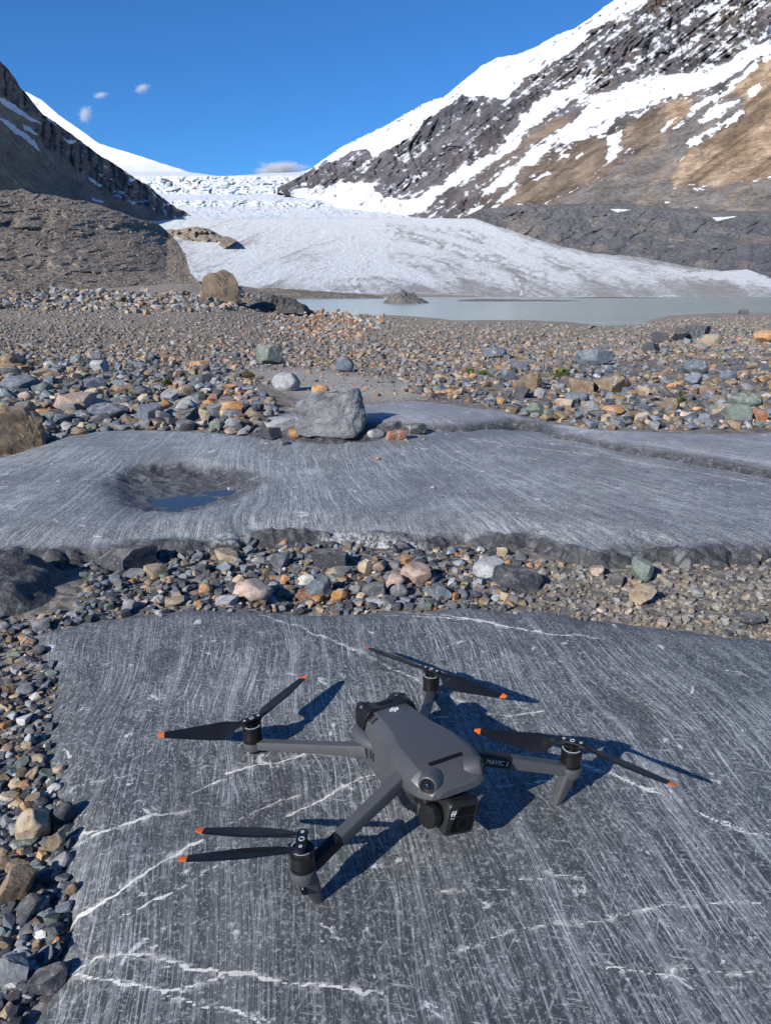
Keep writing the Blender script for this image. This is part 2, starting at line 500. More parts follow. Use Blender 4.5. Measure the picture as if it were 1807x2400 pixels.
    hgt = s.math('ADD', s.math('MULTIPLY', sc, -0.35), s.math('MULTIPLY', fl2, 0.9))
    nb = s.bump(hgt, 0.5 * bumpk, 0.0022)
    nb = s.bump(s.noise(co, 34, 6, 0.7), s.math('MULTIPLY_ADD', rough, 0.8, 0.10), 0.018, nb)
    return s.out(col, s.math('MULTIPLY_ADD', rough, 0.2, 0.52), nb, 0.38)

MAT_SLAB1 = slab_material('bedrock_dark', 101, (0.051, 0.0555, 0.059), (0.44, 0.462, 0.475), (0.64, 0.63, 0.58), 0.4)
MAT_SLAB2 = slab_material('bedrock_blue_grey', 106, (0.084, 0.090, 0.097), (0.51, 0.535, 0.55), (0.66, 0.65, 0.60), 0.95, 0.42, 1.2)  # raised pale patches and scratches also carry sky sheen put into the colour
MAT_SLAB3 = slab_material('bedrock_pale_sheen', 125, (0.13, 0.136, 0.148), (0.50, 0.515, 0.54), (0.66, 0.65, 0.60), 1.0, 0.2, 1.0)  # paleness is dust plus grazing sky sheen painted into the colour

Z1 = lambda pts: dpx(pts, 340, 1480, 0.4204)
Z2 = lambda pts: dpx(pts, 780, 1480, 0.4204)
Z3 = lambda pts: dpx(pts, 0, 1400, 0.4522)
ZB = lambda pts: dpx(pts, 600, 1900, 0.725)
ZR = lambda pts: dpx(pts, 904, 900, 0.5423)
ZL = lambda pts: dpx(pts, 0, 900, 0.543)
VEINS1 = [  # pixel polyline, half width in mm
    (dpx([(560, 1340), (640, 1365), (720, 1395), (800, 1430), (905, 1482)]), 1.9), (Z2([(590, 350), (700, 400), (860, 470), (960, 480), (1060, 470), (1180, 463)]), 2.2),
    (Z3([(370, 1212), (480, 1212), (580, 1208), (680, 1180), (800, 1150), (965, 1130)]), 2.4), (Z3([(330, 1275), (450, 1245), (580, 1210)]), 1.5),
    (Z3([(345, 1660), (420, 1610), (520, 1575), (600, 1540), (700, 1470), (800, 1400), (920, 1340), (1060, 1265)]), 2.4),
    (Z1([(440, 810), (620, 770), (760, 740), (900, 690), (1110, 680)]), 2.6), (Z1([(480, 1085), (620, 1020), (760, 960), (850, 940)]), 1.6),
    (Z1([(800, 1040), (950, 980), (1080, 890), (1200, 825), (1310, 790)]), 1.8), (Z1([(0, 1550), (150, 1480), (280, 1390), (420, 1310), (500, 1280)]), 1.4),
    (Z2([(760, 855), (900, 870), (1000, 862), (1170, 845), (1350, 825)]), 1.5), (Z2([(1390, 735), (1530, 780), (1660, 830)]), 2.1),
    (dpx([(1460, 1720), (1560, 1765), (1640, 1790), (1690, 1800)]), 1.5), (dpx([(1290, 1665), (1400, 1700), (1480, 1728), (1560, 1770), (1665, 1810)]), 1.8),
    (ZB([(620, 450), (740, 415), (850, 378), (1000, 360), (1130, 335), (1250, 310), (1400, 290), (1640, 275)]), 1.1),
    (ZB([(-300, 505), (-100, 515), (0, 528), (130, 550), (230, 572), (350, 580), (420, 602)]), 2.0), (Z3([(380, 1900), (500, 1845), (600, 1850), (700, 1840), (800, 1860), (900, 1895), (1000, 1925), (1150, 1955)]), 2.0),
    (Z3([(250, 1875), (350, 1915), (480, 1960), (620, 1990), (800, 2030), (950, 2085), (1100, 2120), (1330, 2190), (1500, 2240)]), 2.2),
    (Z3([(800, 2035), (950, 2005), (1150, 1975), (1330, 1945)]), 2.0), (Z3([(640, 1645), (740, 1610), (830, 1570), (890, 1550)]), 1.2),
    (dpx([(840, 1322), (900, 1330), (1000, 1345), (1080, 1360), (1180, 1375), (1300, 1382)]), 2.2), (ZR([(0, 1015), (200, 1030), (400, 1040), (550, 1070), (660, 1085)]), 2.0),
    (ZR([(230, 955), (420, 970), (600, 1000), (700, 1015)]), 1.3), (ZB([(590, 270), (700, 255), (790, 250), (850, 265)]), 1.4), (ZB([(840, 210), (920, 217)]), 1.1),
    (ZB([(930, 195), (1020, 200), (1090, 212)]), 1.4), (Z2([(0, 905), (180, 840), (280, 790)]), 1.2), (Z2([(570, 495), (700, 480), (850, 480)]), 1.2), (ZB([(1130, 495), (1300, 500), (1500, 505), (1665, 508)]), 1.3),
    (Z3([(360, 1000), (500, 975), (640, 950), (800, 910)]), 1.0), (Z3([(900, 1048), (980, 1045), (1060, 1000), (1200, 950)]), 1.1), (Z2([(800, 580), (1000, 700), (1250, 690), (1400, 720)]), 1.3)]
VEINS2 = [(ZR([(330, 250), (600, 285), (800, 310), (1000, 340), (1180, 372), (1400, 405), (1660, 450), (2000, 500)]), 4.0), (ZR([(130, 295), (300, 305), (500, 325), (650, 335)]), 3.0),
          (ZR([(460, 405), (600, 440)]), 3.0), (ZL([(1060, 350), (1200, 380), (1280, 520)]), 2.0), (ZL([(300, 380), (420, 330), (520, 280)]), 2.0)]
def vein_attr(X, Y, veins, z):
    best = np.full(X.shape, 50.0)
    wob = 0.008 * fbm(X * 34, Y * 34, 4, 77, 0.65)
    wob2 = 0.008 * fbm(X * 34, Y * 34, 4, 78, 0.65)
    for pts, w in veins:
        P = ground_poly(pts, z)
        box = np.array(P)
        m = (X > box[:, 0].min() - .06) & (X < box[:, 0].max() + .06) & (Y > box[:, 1].min() - .06) & (Y < box[:, 1].max() + .06)
        if m.any():
            best[m] = np.minimum(best[m], seg_dist(X[m] + wob[m], Y[m] + wob2[m], P) / (w * 0.0008))
    return best

X, Y = np.meshgrid(np.concatenate([np.arange(-1.1, -0.52, 0.006), np.arange(-0.52, 0.80, 0.0026), np.arange(0.80, 2.1, 0.006)]), np.concatenate([np.arange(0.12, 0.36, 0.006), np.arange(0.36, 1.5, 0.0026)]))
Z, d, chip = slab1_z(X, Y)
me = grid_mesh('bedrock_slab', X, Y, Z, keep=(d > -0.06))
set_attr(me, 'vein', vein_attr(X, Y, VEINS1, 0.0))
set_attr(me, 'rough', np.clip(sstep(0.012, -0.01, d) + 0.35 * chip, 0, 1))
set_attr(me, 'pale', np.zeros(X.shape))
tag(link('bedrock_slab', me, MAT_SLAB1), 'dark scratched bedrock slab with white veins under the drone', 'bedrock', kind='structure')

X, Y = np.meshgrid(np.arange(-2.0, 2.3, 0.006), np.concatenate([np.arange(1.35, 2.0, 0.0042), np.arange(2.0, 3.35, 0.007)]))
Z, d, rough, dp = slab2_z(X, Y)
me = grid_mesh('bedrock_slab', X, Y, Z, keep=(d > -0.12))
set_attr(me, 'vein', vein_attr(X, Y, VEINS2, 0.0))
set_attr(me, 'rough', rough)
px, py = pixel_of(X, Y, Z)
set_attr(me, 'pale', sstep(70, 20, seg_dist(px, py * 1.6, [(790, 1275 * 1.6), (890, 1285 * 1.6), (960, 1300 * 1.6)])) * (rough > 0.15) + 0.6 * sstep(30, 10, seg_dist(px, py * 1.6, [(510, 1262 * 1.6), (560, 1265 * 1.6)])))
tag(link('bedrock_slab', me, MAT_SLAB2), 'blue grey polished bedrock slab with a water filled pothole behind the strip of stones', 'bedrock', kind='structure')

X, Y = np.meshgrid(np.arange(-1.1, 3.0, 0.011), np.arange(1.9, 4.5, 0.011))
Z, d, rough = slab3_z(X, Y)
me = grid_mesh('bedrock_slab', X, Y, Z, keep=(d > -0.13))
set_attr(me, 'vein', vein_attr(X, Y, [(ZR([(700, 230), (800, 265), (960, 285)]), 3), (ZR([(890, 250), (960, 235)]), 3)], 0.03))
set_attr(me, 'rough', rough)
set_attr(me, 'pale', np.zeros(X.shape))
tag(link('bedrock_slab', me, MAT_SLAB3), 'pale smooth bedrock hump with a dark rough front face behind the pothole slab', 'bedrock', kind='structure')

# meltwater in the pothole
s = NT('pothole_water')
s.bsdf.inputs['Transmission Weight'].default_value = 0.0
pw = s.out((0.035, 0.038, 0.042), 0.12, s.bump(s.noise(s.obj(), 18, 2), 0.05, 0.002), 0.3)
pp = np.array(POOL)
c = pp.mean(0)
ring = []
for k in range(len(pp)):
    a, b = pp[k], pp[(k + 1) % len(pp)]
    for t in (0, .33, .66):
        q = a * (1 - t) + b * t
        ring.append(c + (q - c) * (1.25 + 0.05 * math.sin(7 * k + 9 * t)))
POOL_Z = float(np.percentile(slab2_z(pp[:, 0], pp[:, 1])[0], 26)) + 0.001
V = [(c[0], c[1], POOL_Z)] + [(q[0], q[1], POOL_Z) for q in ring]
n = len(ring)
me = mesh_arrays('puddle', V, [(0, 1 + i, 1 + (i + 1) % n) for i in range(n)], [3] * n)
tag(link('puddle', me, pw), 'small dark puddle of meltwater lying in the pothole', 'puddle', kind='structure')

# dark broken outcrop at the left
X, Y = np.meshgrid(np.arange(-1.25, -0.3, 0.006), np.arange(0.95, 1.75, 0.006))
d = sdf(X, Y, OUTCROP) + 0.02 * fbm(X * 8, Y * 8, 3, 81)
Z = -0.03 + 0.062 * sstep(-0.02, 0.10, d) + sstep(-.02, .05, d) * (0.016 * ridged(X * 9, Y * 7, 4, 82) + 0.010 * fbm(X * 28, Y * 28, 4, 83)) + np.minimum(d, 0) * 0.8
me = grid_mesh('rock_outcrop', X, Y, Z, keep=(d > -0.06))
set_attr(me, 'vein', np.full(X.shape, 50.0)); set_attr(me, 'rough', np.full(X.shape, 0.92)); set_attr(me, 'pale', np.zeros(X.shape))
tag(link('rock_outcrop', me, MAT_SLAB1), 'dark jagged outcrop at the left edge beside the strip of stones', 'outcrop', kind='structure')

# ------------------------------------------------------------------ gravel ground
def gravel_material():
    s = NT('gravel_ground')
    co = s.obj()
    far = s.attr('far')
    cols = [(0.0, (0.05, 0.052, 0.058)), (0.22, (0.10, 0.10, 0.105)), (0.42, (0.17, 0.165, 0.155)), (0.6, (0.25, 0.215, 0.175)), (0.74, (0.13, 0.13, 0.135)), (0.86, (0.27, 0.17, 0.10)), (0.93, (0.34, 0.33, 0.31))]
    def layer(scale):
        cv = s.n('ShaderNodeTexVoronoi', {'Scale': scale, 'Vector': co})
        sepc = s.n('ShaderNodeSeparateColor', {0: cv.outputs['Color']})
        return s.cramp(sepc.outputs[0], cols, True), cv.outputs['Distance']
    c1, d1 = layer(130)
    c2, d2 = layer(34)
    c3, d3 = layer(9)
    near = s.mix(s.ramp(s.noise(co, 60, 3), 0.45, 0.6), c1, c2)
    colr = s.mix(s.ramp(far, 0.1, 0.35), near, s.mix(s.ramp(s.noise(co, 3, 3), 0.45, 0.62), c2, c3))
    fine = s.mix(s.noise(co, 420, 4, 0.8), (0.11, 0.10, 0.09), (0.30, 0.27, 0.23))
    colr = s.mix(s.ramp(s.noise(co, 8, 4), 0.4, 0.66, 0.25, 0.75), colr, fine)
    vf = s.mix(s.ramp(s.math('ADD', s.math('MULTIPLY', s.noise(co, 1.2, 6, 0.8), 0.4), s.math('MULTIPLY', s.noise(co, 14, 5, 0.85), 0.6)), 0.36, 0.64), (0.10, 0.088, 0.076), (0.40, 0.35, 0.295))
    colr = s.mix(s.ramp(far, 0.45, 0.9), colr, vf)
    sand = s.attr('sand')
    sc = s.mix(s.noise(co, 160, 5, 0.8), (0.24, 0.225, 0.20), (0.46, 0.43, 0.385))
    colr = s.mix(s.math('MULTIPLY', sand, s.ramp(s.noise(co, 20, 5, 0.7), 0.3, 0.6, 0.45, 0.95)), colr, sc)
    nb = s.bump(s.math('MULTIPLY', d2, -1.0), 0.6, 0.012)
    nb = s.bump(s.noise(co, 260, 4, 0.8), 0.5, 0.004, nb)
    nb = s.bump(s.noise(co, 5, 6, 0.75), s.ramp(far, .2, .6, 0, 0.7), 0.12, nb)
    return s.out(colr, 0.95, nb, 0.15)
MAT_GRAVEL = gravel_material()
yy = np.concatenate([np.linspace(-3, 0.3, 8), np.arange(0.34, 2.2, 0.011), np.geomspace(2.2, 500, 330), np.geomspace(520, 8000, 14)])
ss = np.linspace(-1.0, 1.0, 420)
ss = np.sign(ss) * (0.8 * np.abs(ss) + 0.6 * np.abs(ss) ** 3)
S, YY = np.meshgrid(ss, yy)
XX = S * (np.maximum(YY, 0) + 1.2)
ZZ = ground_z(XX, YY)
me = grid_mesh('ground', XX, YY, ZZ)
set_attr(me, 'far', np.log10(np.clip(YY, 1, 100)) / 2.0)
gpx, gpy = pixel_of(XX, np.maximum(YY, 0.4), ZZ)
SAND = [(560, 868), (700, 862), (820, 878), (960, 900), (985, 925), (930, 940), (800, 930), (700, 925), (640, 900)]
SAND2 = [(860, 1010), (1010, 1000), (1080, 1015), (1040, 1050), (820, 1060), (700, 1045), (640, 1030)]
sand = np.maximum(sstep(-25, 15, sdf(gpx, gpy * 1.5, [(a, b * 1.5) for a, b in SAND])), sstep(-15, 10, sdf(gpx, gpy, SAND2)) * .8)
set_attr(me, 'sand', sand * (YY > 1.8))
tag(link('ground', me, MAT_GRAVEL), 'stony brown grey outwash plain around the bedrock slabs', 'ground', kind='structure')

# ------------------------------------------------------------------ mountains, glacier, moraines, lake
Z4 = lambda pts: dpx(pts, 0, 0, 0.543)
Z5 = lambda pts: dpx(pts, 904, 0, 0.5423)

def sheet(name, px0, px1, nx, top, bottom, nt, dist, jitter=0.0, seed=1, back=0.25, relief=None, tp=1.0):
    """a slope lofted from its foot line to its skyline; dist(px, py, t) is the distance of each point.
    returns object mesh plus the pixel grids (for the cover masks); the far side falls away behind the skyline"""
    xs = np.linspace(px0, px1, nx)
    t = np.linspace(0, 1, nt) ** tp
    PX, T = np.meshgrid(xs, t)
    yt = pl(xs, top)
    jit = jitter * (fbm(xs / 22, xs * 0, 4, seed) + 0.5 * fbm(xs / 5, xs * 0, 2, seed + 3))
    yb = pl(xs, bottom)
    PY = yb[None] * (1 - T) + yt[None] * T + jit[None] * np.maximum(T - 0.8, 0) ** 2 * 25
    k = np.ones(2 * (nx // 12) + 1); k /= len(k)                # distances follow a smoothed skyline: no ribs down the slope
    ysm = np.convolve(np.pad(yt, len(k) // 2, mode='edge'), k, mode='valid')
    TD = np.clip((yb[None] - PY) / np.maximum(yb - ysm, 4)[None], 0, 1.3)
    dx, dy, dz = ray(PX, PY)
    Yd = dist(PX, PY, TD)
    if relief is not None:
        Yd = Yd * (1 + relief(PX, PY, T))
    Xw, Yw, Zw = dx * Yd, Yd, CAM_H + dz * Yd
    zb = Zw[0].min() - 5
    bx, by, bz = [], [], []
    for k in (0.06, 0.3, 0.65, 1.0):                           # the hidden far side
        bx.append(Xw[-1] * (1 + back * k)); by.append(Yw[-1] * (1 + back * k)); bz.append(Zw[-1] * (1 - k) + zb * k)
    Xa, Ya, Za = (np.concatenate([A, np.array(B)]) for A, B in ((Xw, bx), (Yw, by), (Zw, bz)))
    me = grid_mesh(name, Xa, Ya, Za)
    ext = lambda A: np.concatenate([A, np.repeat(A[-1:], 4, 0)])
    return me, ext(PX), ext(PY), ext(T)

def blob(PX, PY, polys, soft=6.0):
    m = np.zeros(PX.shape)
    for p in polys:
        m = np.maximum(m, sstep(-soft, soft, sdf(PX, PY, p)))
    return m

def terrain_material(name, scale, rock_var=0.5, rough=0.9, bump=1.0, snow_col=(0.63, 0.65, 0.68), stretch=(1, 1, 1), rot=0.0):
    """tint = the rock's own colour, snow = snow cover; both vertex attributes broken up with noise"""
    s = NT(name)
    co = s.mapping(s.mapping(s.obj(), (1, 1, 1), rot=(0, rot, 0)), stretch)
    tint = s.attr('tint', 'Color')
    n1 = s.noise(co, scale, 6, 0.72)
    n2 = s.noise(co, scale * 5.3, 5, 0.75)
    k = s.math('ADD', s.math('MULTIPLY', n1, 0.5), s.math('MULTIPLY', n2, 0.5))
    f = s.ramp(k, 0.3, 0.7, 1 - rock_var, 1 + rock_var)
    hsv = s.n('ShaderNodeHueSaturation', {'Value': f, 'Color': tint})
    sn = s.math('ADD', s.attr('snow'), s.math('MULTIPLY_ADD', n2, 0.7, -0.35))
    mask = s.ramp(sn, 0.42, 0.60)
    col = s.mix(mask, hsv.outputs[0], s.mix(n1, tuple(v * 0.93 for v in snow_col), snow_col))
    nb = s.bump(k, s.math('MULTIPLY_ADD', mask, -0.75 * bump, 0.85 * bump), 2.2 / scale * 0.06)
    return s.out(col, s.math('MULTIPLY_ADD', mask, -0.25, rough), nb, 0.2)

# glacier: distance depends on the picture row only, so its ice is one even slope
def glacier_dist(py):
    t = np.clip((697.0 - py) / (697 - 512), -0.3, 1.2)
    return 240 + 680 * np.sign(t) * np.abs(t) ** 1.35

# --- upper snowfield and icefall
snow_top = Z4([(-120, 360), (115, 395), (180, 430), (260, 500), (340, 555), (430, 620), (560, 660), (700, 705), (830, 745), (960, 760), (1060, 755), (1200, 745), (1310, 742), (1420, 748), (1900, 780)])
def ice_relief(PX, PY, T):
    zone = sstep(405, 425, PY) * sstep(522, 505, PY) * sstep(210, 330, PX)
    low = sstep(470, 488, PY)
    wob = 3 * fbm(PX / 30, PY / 16, 3, 108)
    ser = ridged(PX / 15 + wob, PY / 8 + wob, 4, 101) * (0.4 + 0.6 * low) + 0.8 * fbm(PX / 26 + wob, PY / 12, 4, 102)
    head = sstep(395, 410, PY) * sstep(455, 430, PY) * sstep(350, 420, PX)
    return 0.017 * zone * ser + 0.005 * head * ridged(PX / 16 + PY / 20 + wob, PY / 30, 3, 104) + 0.006 * fbm(PX / 60, PY / 40, 3, 103)
def ice_dist(PX, PY, T):
    # two steps: apron, icefall, bench, headwall, névé
    r = pl(PY, [(200, 3900), (380, 3800), (402, 3600), (412, 2900), (455, 2650), (470, 2250), (484, 2150), (512, 1500), (530, 1100)])
    return r
me, PX, PY, T = sheet('snowfield', -80, 1010, 420, snow_top, [(-80, 530), (1010, 530)], 190, ice_dist, 0.8, 105, 0.3, ice_relief)
set_attr(me, 'snow', np.where(blob(PX, PY, [Z4([(690, 760), (750, 770), (745, 800), (700, 790)]), Z4([(795, 775), (845, 785), (830, 800)])], 3) > 0.5, 0.45 + 0.5 * fbm(PX / 6, PY / 4, 2, 106), 0.95))
crev = sstep(0.0, 0.45, fbm(PX / 11, PY / 6, 4, 107)) * sstep(400, 420, PY) * sstep(525, 505, PY)
set_attr(me, 'tint', np.array([0.17, 0.16, 0.17])[None, None] + 0 * PX[..., None], 'COL')
def snow_material():
    s = NT('snow_and_ice')
    co = s.obj()
    n = s.noise(co, 0.012, 6, 0.75)
    n2 = s.noise(co, 0.05, 5, 0.75)
    ice = s.attr('ice')
    col = s.mix(n, (0.60, 0.62, 0.65), (0.66, 0.68, 0.70))
    col = s.mix(s.math('MULTIPLY', ice, s.ramp(n2, 0.35, 0.65, 0.2, 1)), col, (0.42, 0.58, 0.68))
    rk = s.ramp(s.attr('snow'), 0.55, 0.4)
    col = s.mix(rk, col, (0.12, 0.115, 0.12))
    nb = s.bump(n2, s.math('MULTIPLY_ADD', ice, 0.6, 0.15), 6)
    return s.out(col, 0.6, nb, 0.2)
set_attr(me, 'ice', crev)
tag(link('snowfield', me, snow_material()), 'white snowfield and broken icefall filling the head of the valley', 'snowfield', kind='structure')

# --- right mountain
rm_top = [(650, 440)] + Z4([(1262, 778), (1285, 765), (1340, 735), (1400, 690), (1480, 640), (1560, 600), (1665, 545)]) + Z5([(60, 515), (130, 475), (200, 437), (246, 424), (300, 375), (360, 330), (420, 280), (480, 250), (560, 235), (640, 205), (740, 150), (820, 120), (880, 80), (940, 30), (985, 0), (1080, -60), (1250, -130), (1500, -190), (2000, -300)])
rm_bot = [(650, 450), (690, 462), (720, 466), (850, 505), (930, 520), (1083, 528), (1132, 515), (1208, 508), (1284, 502), (1392, 500), (1609, 515), (2000, 530)]
def rm_dist(PX, PY, T):
    near = pl(PX, [(690, 2450), (850, 1900), (1083, 1150), (1400, 950), (1807, 780), (2000, 720)])
    far = pl(PX, [(690, 2800), (850, 2900), (1083, 2700), (1400, 2300), (1807, 1900), (2000, 1800)])
    return near + (far - near) * (0.75 * T + 0.25 * T * T)
CLIFF = [Z5([(0, 650), (110, 590), (200, 490), (330, 415), (430, 430), (520, 440), (600, 350), (740, 280), (840, 200), (900, 130), (1010, 80), (1110, 20), (1300, -120), (2000, -250), (2000, 100), (1665, 165), (1570, 190), (1480, 260), (1390, 310), (1280, 300), (1190, 320), (1040, 340), (960, 380), (900, 400), (860, 340), (740, 390), (640, 440), (520, 560), (500, 620), (330, 720), (250, 790), (130, 820), (0, 850)]),
         Z4([(1285, 762), (1400, 728), (1460, 690), (1540, 680), (1560, 645), (1585, 640), (1605, 690), (1680, 680), (1680, 775), (1500, 782), (1400, 838), (1288, 845)]), Z5([(10, 915), (110, 850), (200, 860), (190, 885), (60, 930)]),
         Z5([(160, 935), (300, 870), (460, 840), (440, 880), (340, 930)])]
RSNOW = [Z5([(865, 330), (850, 390), (800, 450), (700, 500), (640, 560), (560, 640), (480, 690), (420, 720), (330, 790), (230, 850), (130, 850), (250, 790), (330, 720), (480, 650), (520, 600), (640, 440), (760, 390)]),
         Z5([(1665, 168), (1580, 190), (1500, 260), (1400, 310), (1280, 308), (1180, 330), (1030, 350), (960, 390), (900, 430), (840, 500), (760, 550), (700, 600), (640, 640), (560, 700), (480, 770), (420, 820), (430, 840), (540, 790), (600, 720), (680, 680), (720, 620), (800, 610), (880, 600), (960, 560), (1010, 490), (1090, 480), (1150, 450), (1200, 430), (1260, 410), (1330, 400), (1420, 370), (1500, 320), (1580, 270), (1665, 230), (1900, 120), (1900, 60)]),
         Z5([(1665, 225), (1600, 262), (1530, 330), (1450, 400), (1350, 440), (1310, 485), (1330, 490), (1400, 440), (1480, 400), (1560, 330), (1620, 280), (1800, 180), (1800, 140)]),
         Z5([(1040, 560), (1010, 600), (1020, 650), (980, 700), (945, 690), (960, 640), (950, 600), (900, 600), (960, 575)]),
         Z5([(1525, 420), (1420, 450), (1340, 530), (1360, 540), (1450, 510), (1530, 435)]), Z5([(1560, 465), (1480, 510), (1400, 555), (1310, 600), (1288, 630), (1320, 632), (1360, 600), (1460, 550), (1540, 500)]),
         Z5([(1625, 348), (1580, 370), (1562, 410), (1580, 432), (1612, 390)]), Z5([(560, 785), (500, 848), (470, 870), (500, 872), (560, 840)]), Z5([(460, 862), (400, 890), (345, 920), (370, 920), (440, 890)]),
         Z5([(0, 860), (110, 850), (230, 830), (210, 880), (150, 922), (20, 935), (-80, 930), (-260, 900), (-420, 880), (-420, 830), (-200, 790), (-60, 800)]), Z5([(700, 738), (635, 770), (650, 782), (715, 748)]), Z5([(765, 668), (732, 692), (780, 692), (802, 668)]), Z5([(865, 658), (800, 680), (830, 692)]),
         Z5([(1310, 805), (1390, 810), (1340, 830)]), Z5([(1190, 878), (1255, 870), (1220, 888)]), Z5([(1310, 890), (1380, 884), (1340, 900)]), Z5([(1180, 560), (1260, 500), (1240, 540), (1190, 580)])]
ORANGE = [Z5([(1900, 120), (1665, 235), (1530, 340), (1450, 420), (1540, 440), (1560, 500), (1400, 590), (1300, 660), (1230, 760), (1240, 810), (1500, 790), (1900, 720)]),
          Z5([(1310, 430), (1200, 440), (1120, 500), (1000, 560), (1030, 640), (1120, 640), (1250, 540), (1330, 480)]), Z5([(960, 580), (860, 600), (720, 690), (600, 790), (480, 880), (640, 880), (760, 850), (900, 760), (960, 690)]), Z5([(820, 500), (730, 510), (650, 570), (560, 630), (600, 640), (700, 590), (780, 540)]), Z5([(960, 440), (900, 440), (860, 500), (920, 510)])]
GREYSCREE = [Z5([(1500, 400), (1330, 500), (1200, 600), (1080, 670), (950, 770), (700, 885), (900, 885), (1665, 920), (1900, 900), (1900, 740), (1500, 795), (1240, 815), (1230, 760), (1290, 650), (1400, 560), (1560, 440)])]
UPPER = [Z5([(-420, 600), (0, 520), (246, 380), (420, 250), (560, 205), (820, 90), (985, -40), (1500, -230), (2000, -340), (2000, -260), (1300, -130), (1150, -20), (1000, 70), (880, 130), (840, 195), (740, 270), (600, 340), (520, 430), (430, 420), (330, 410), (260, 460), (190, 500), (110, 590), (0, 650), (-60, 680), (-90, 640), (-260, 700), (-420, 740)])]
def rm_relief(PX, PY, T):
    a = math.radians(38)                                       # ledges and couloirs run down to the left
    u, v = PX * math.cos(a) - PY * math.sin(a), PX * math.sin(a) + PY * math.cos(a)
    c = blob(PX, PY, CLIFF, 10)
    g = ridged(PX / 26 + 2.0 * fbm(u / 80, v / 80, 2, 110), PY / 120, 4, 111)
    ledge = ridged(u / 160, v / 14, 4, 112)
    broad = fbm(u / 110, v / 70, 3, 113)
    return 0.016 * broad + c * (0.028 * g + 0.014 * ledge) + 0.0055 * fbm(PX / 9, PY / 9, 4, 114) * (0.5 + c)
def rm_masks(PX, PY):
    a = math.radians(38)
    u, v = PX * math.cos(a) - PY * math.sin(a), PX * math.sin(a) + PY * math.cos(a)
    wx, wy = PX + 7 * fbm(PX / 20, PY / 20, 3, 120), PY + 7 * fbm(PX / 20, PY / 20, 3, 121)
    snow = np.full(PX.shape, 0.22)
    cl = blob(wx, wy, CLIFF, 5)
    up = blob(wx, wy, UPPER, 5)
    sn = blob(PX + 11 * fbm(PX / 24, PY / 16, 4, 118, .6), PY + 9 * fbm(PX / 24, PY / 16, 4, 117, .6), RSNOW, 5) ** 1.6
    nz = 0.6 * fbm(u / 60, v / 8, 5, 122, 0.66) + 0.5 * fbm(PX / 14, PY / 9, 4, 123, 0.65)
    snow = np.where(cl > 0.5, 0.30 + 0.10 * sstep(300, 150, PY) + 0.70 * nz, snow)
    snow = np.where(up > 0.5, 0.74 + 0.15 * sstep(1330, 1150, PX) + 0.85 * nz, snow)
    orange = blob(wx, wy, ORANGE, 8)
    grey = blob(wx, wy, GREYSCREE, 8)
    rest = (cl < 0.5) & (up < 0.5) & (orange < 0.5) & (grey < 0.5)
    snow = np.where(rest, 0.36 + 0.85 * nz, snow)
    snow = np.where((orange > 0.5) | (grey > 0.5), np.where(PX < 1560, 0.12 + 0.62 * nz * sstep(470, 330, PY), 0.1), snow)
    snow = snow * (1 - sn) + sn * (0.80 + 0.75 * nz)
    # rock colours
    tone = fbm(u / 60, v / 25, 4, 125)[..., None]
    streak = fbm(PX / 30, PY / 160, 4, 126)[..., None]
    dark = np.array([0.092, 0.086, 0.092]) * (1 + 0.5 * tone) + np.array([0.03, 0.015, 0.0]) * sstep(-.1, .5, fbm(u / 40, v / 60, 3, 127))[..., None]
    brown = np.array([0.155, 0.115, 0.085]) * (1 + 0.4 * tone)
    low = sstep(250, 400, PY)[..., None]
    c = dark * (1 - 0.7 * low) + brown * 0.7 * low
    left = sstep(1250, 1000, PX)[..., None]
    c = c * (1 - left * .75) + left * .75 * np.array([0.085, 0.085, 0.10]) * (1 + 0.5 * tone + .3 * streak)
    c = np.where((cl > .5)[..., None], c, c * 1.1)
    og = np.array([0.27, 0.19, 0.125]) * (1 + 0.25 * tone + 0.25 * streak)
    f3 = fbm(u / 150, v / 13, 4, 128)[..., None]
    og = og * (1 - 0.4 * sstep(0.05, 0.35, -f3)) + np.array([0.10, 0.085, 0.065]) * sstep(0.0, 0.5, f3)
    og2 = np.array([0.20, 0.15, 0.11]) * (1 + 0.5 * tone) * (1 - 0.35 * sstep(0.0, 0.4, fbm(u / 60, v / 8, 4, 119)))[..., None]
    og = np.where((PX < 1560)[..., None], og2, og)
    gs = np.array([0.165, 0.15, 0.138]) * (1 + 0.25 * tone)
    gs = gs + np.array([0.05, 0.025, 0.0]) * sstep(0.0, 0.5, fbm(u / 90, v / 18, 3, 129))[..., None]
    c = c * (1 - orange[..., None]) + og * orange[..., None]
    c = c * (1 - grey[..., None]) + gs * grey[..., None]
    return np.clip(snow, 0, 1), np.clip(c, 0.02, 0.7)
me, PX, PY, T = sheet('mountain', 650, 2000, 640, rm_top, rm_bot, 300, rm_dist, 2.0, 115, 0.35, rm_relief)
sn, tc = rm_masks(PX, PY)
set_attr(me, 'snow', sn); set_attr(me, 'tint', tc, 'COL')
MAT_RM = terrain_material('mountain_rock_and_snow', 0.028, 0.7, 0.9, 1.3)
tag(link('mountain', me, MAT_RM), 'steep snow streaked mountain of grey cliffs and orange scree at right', 'mountain', kind='structure')

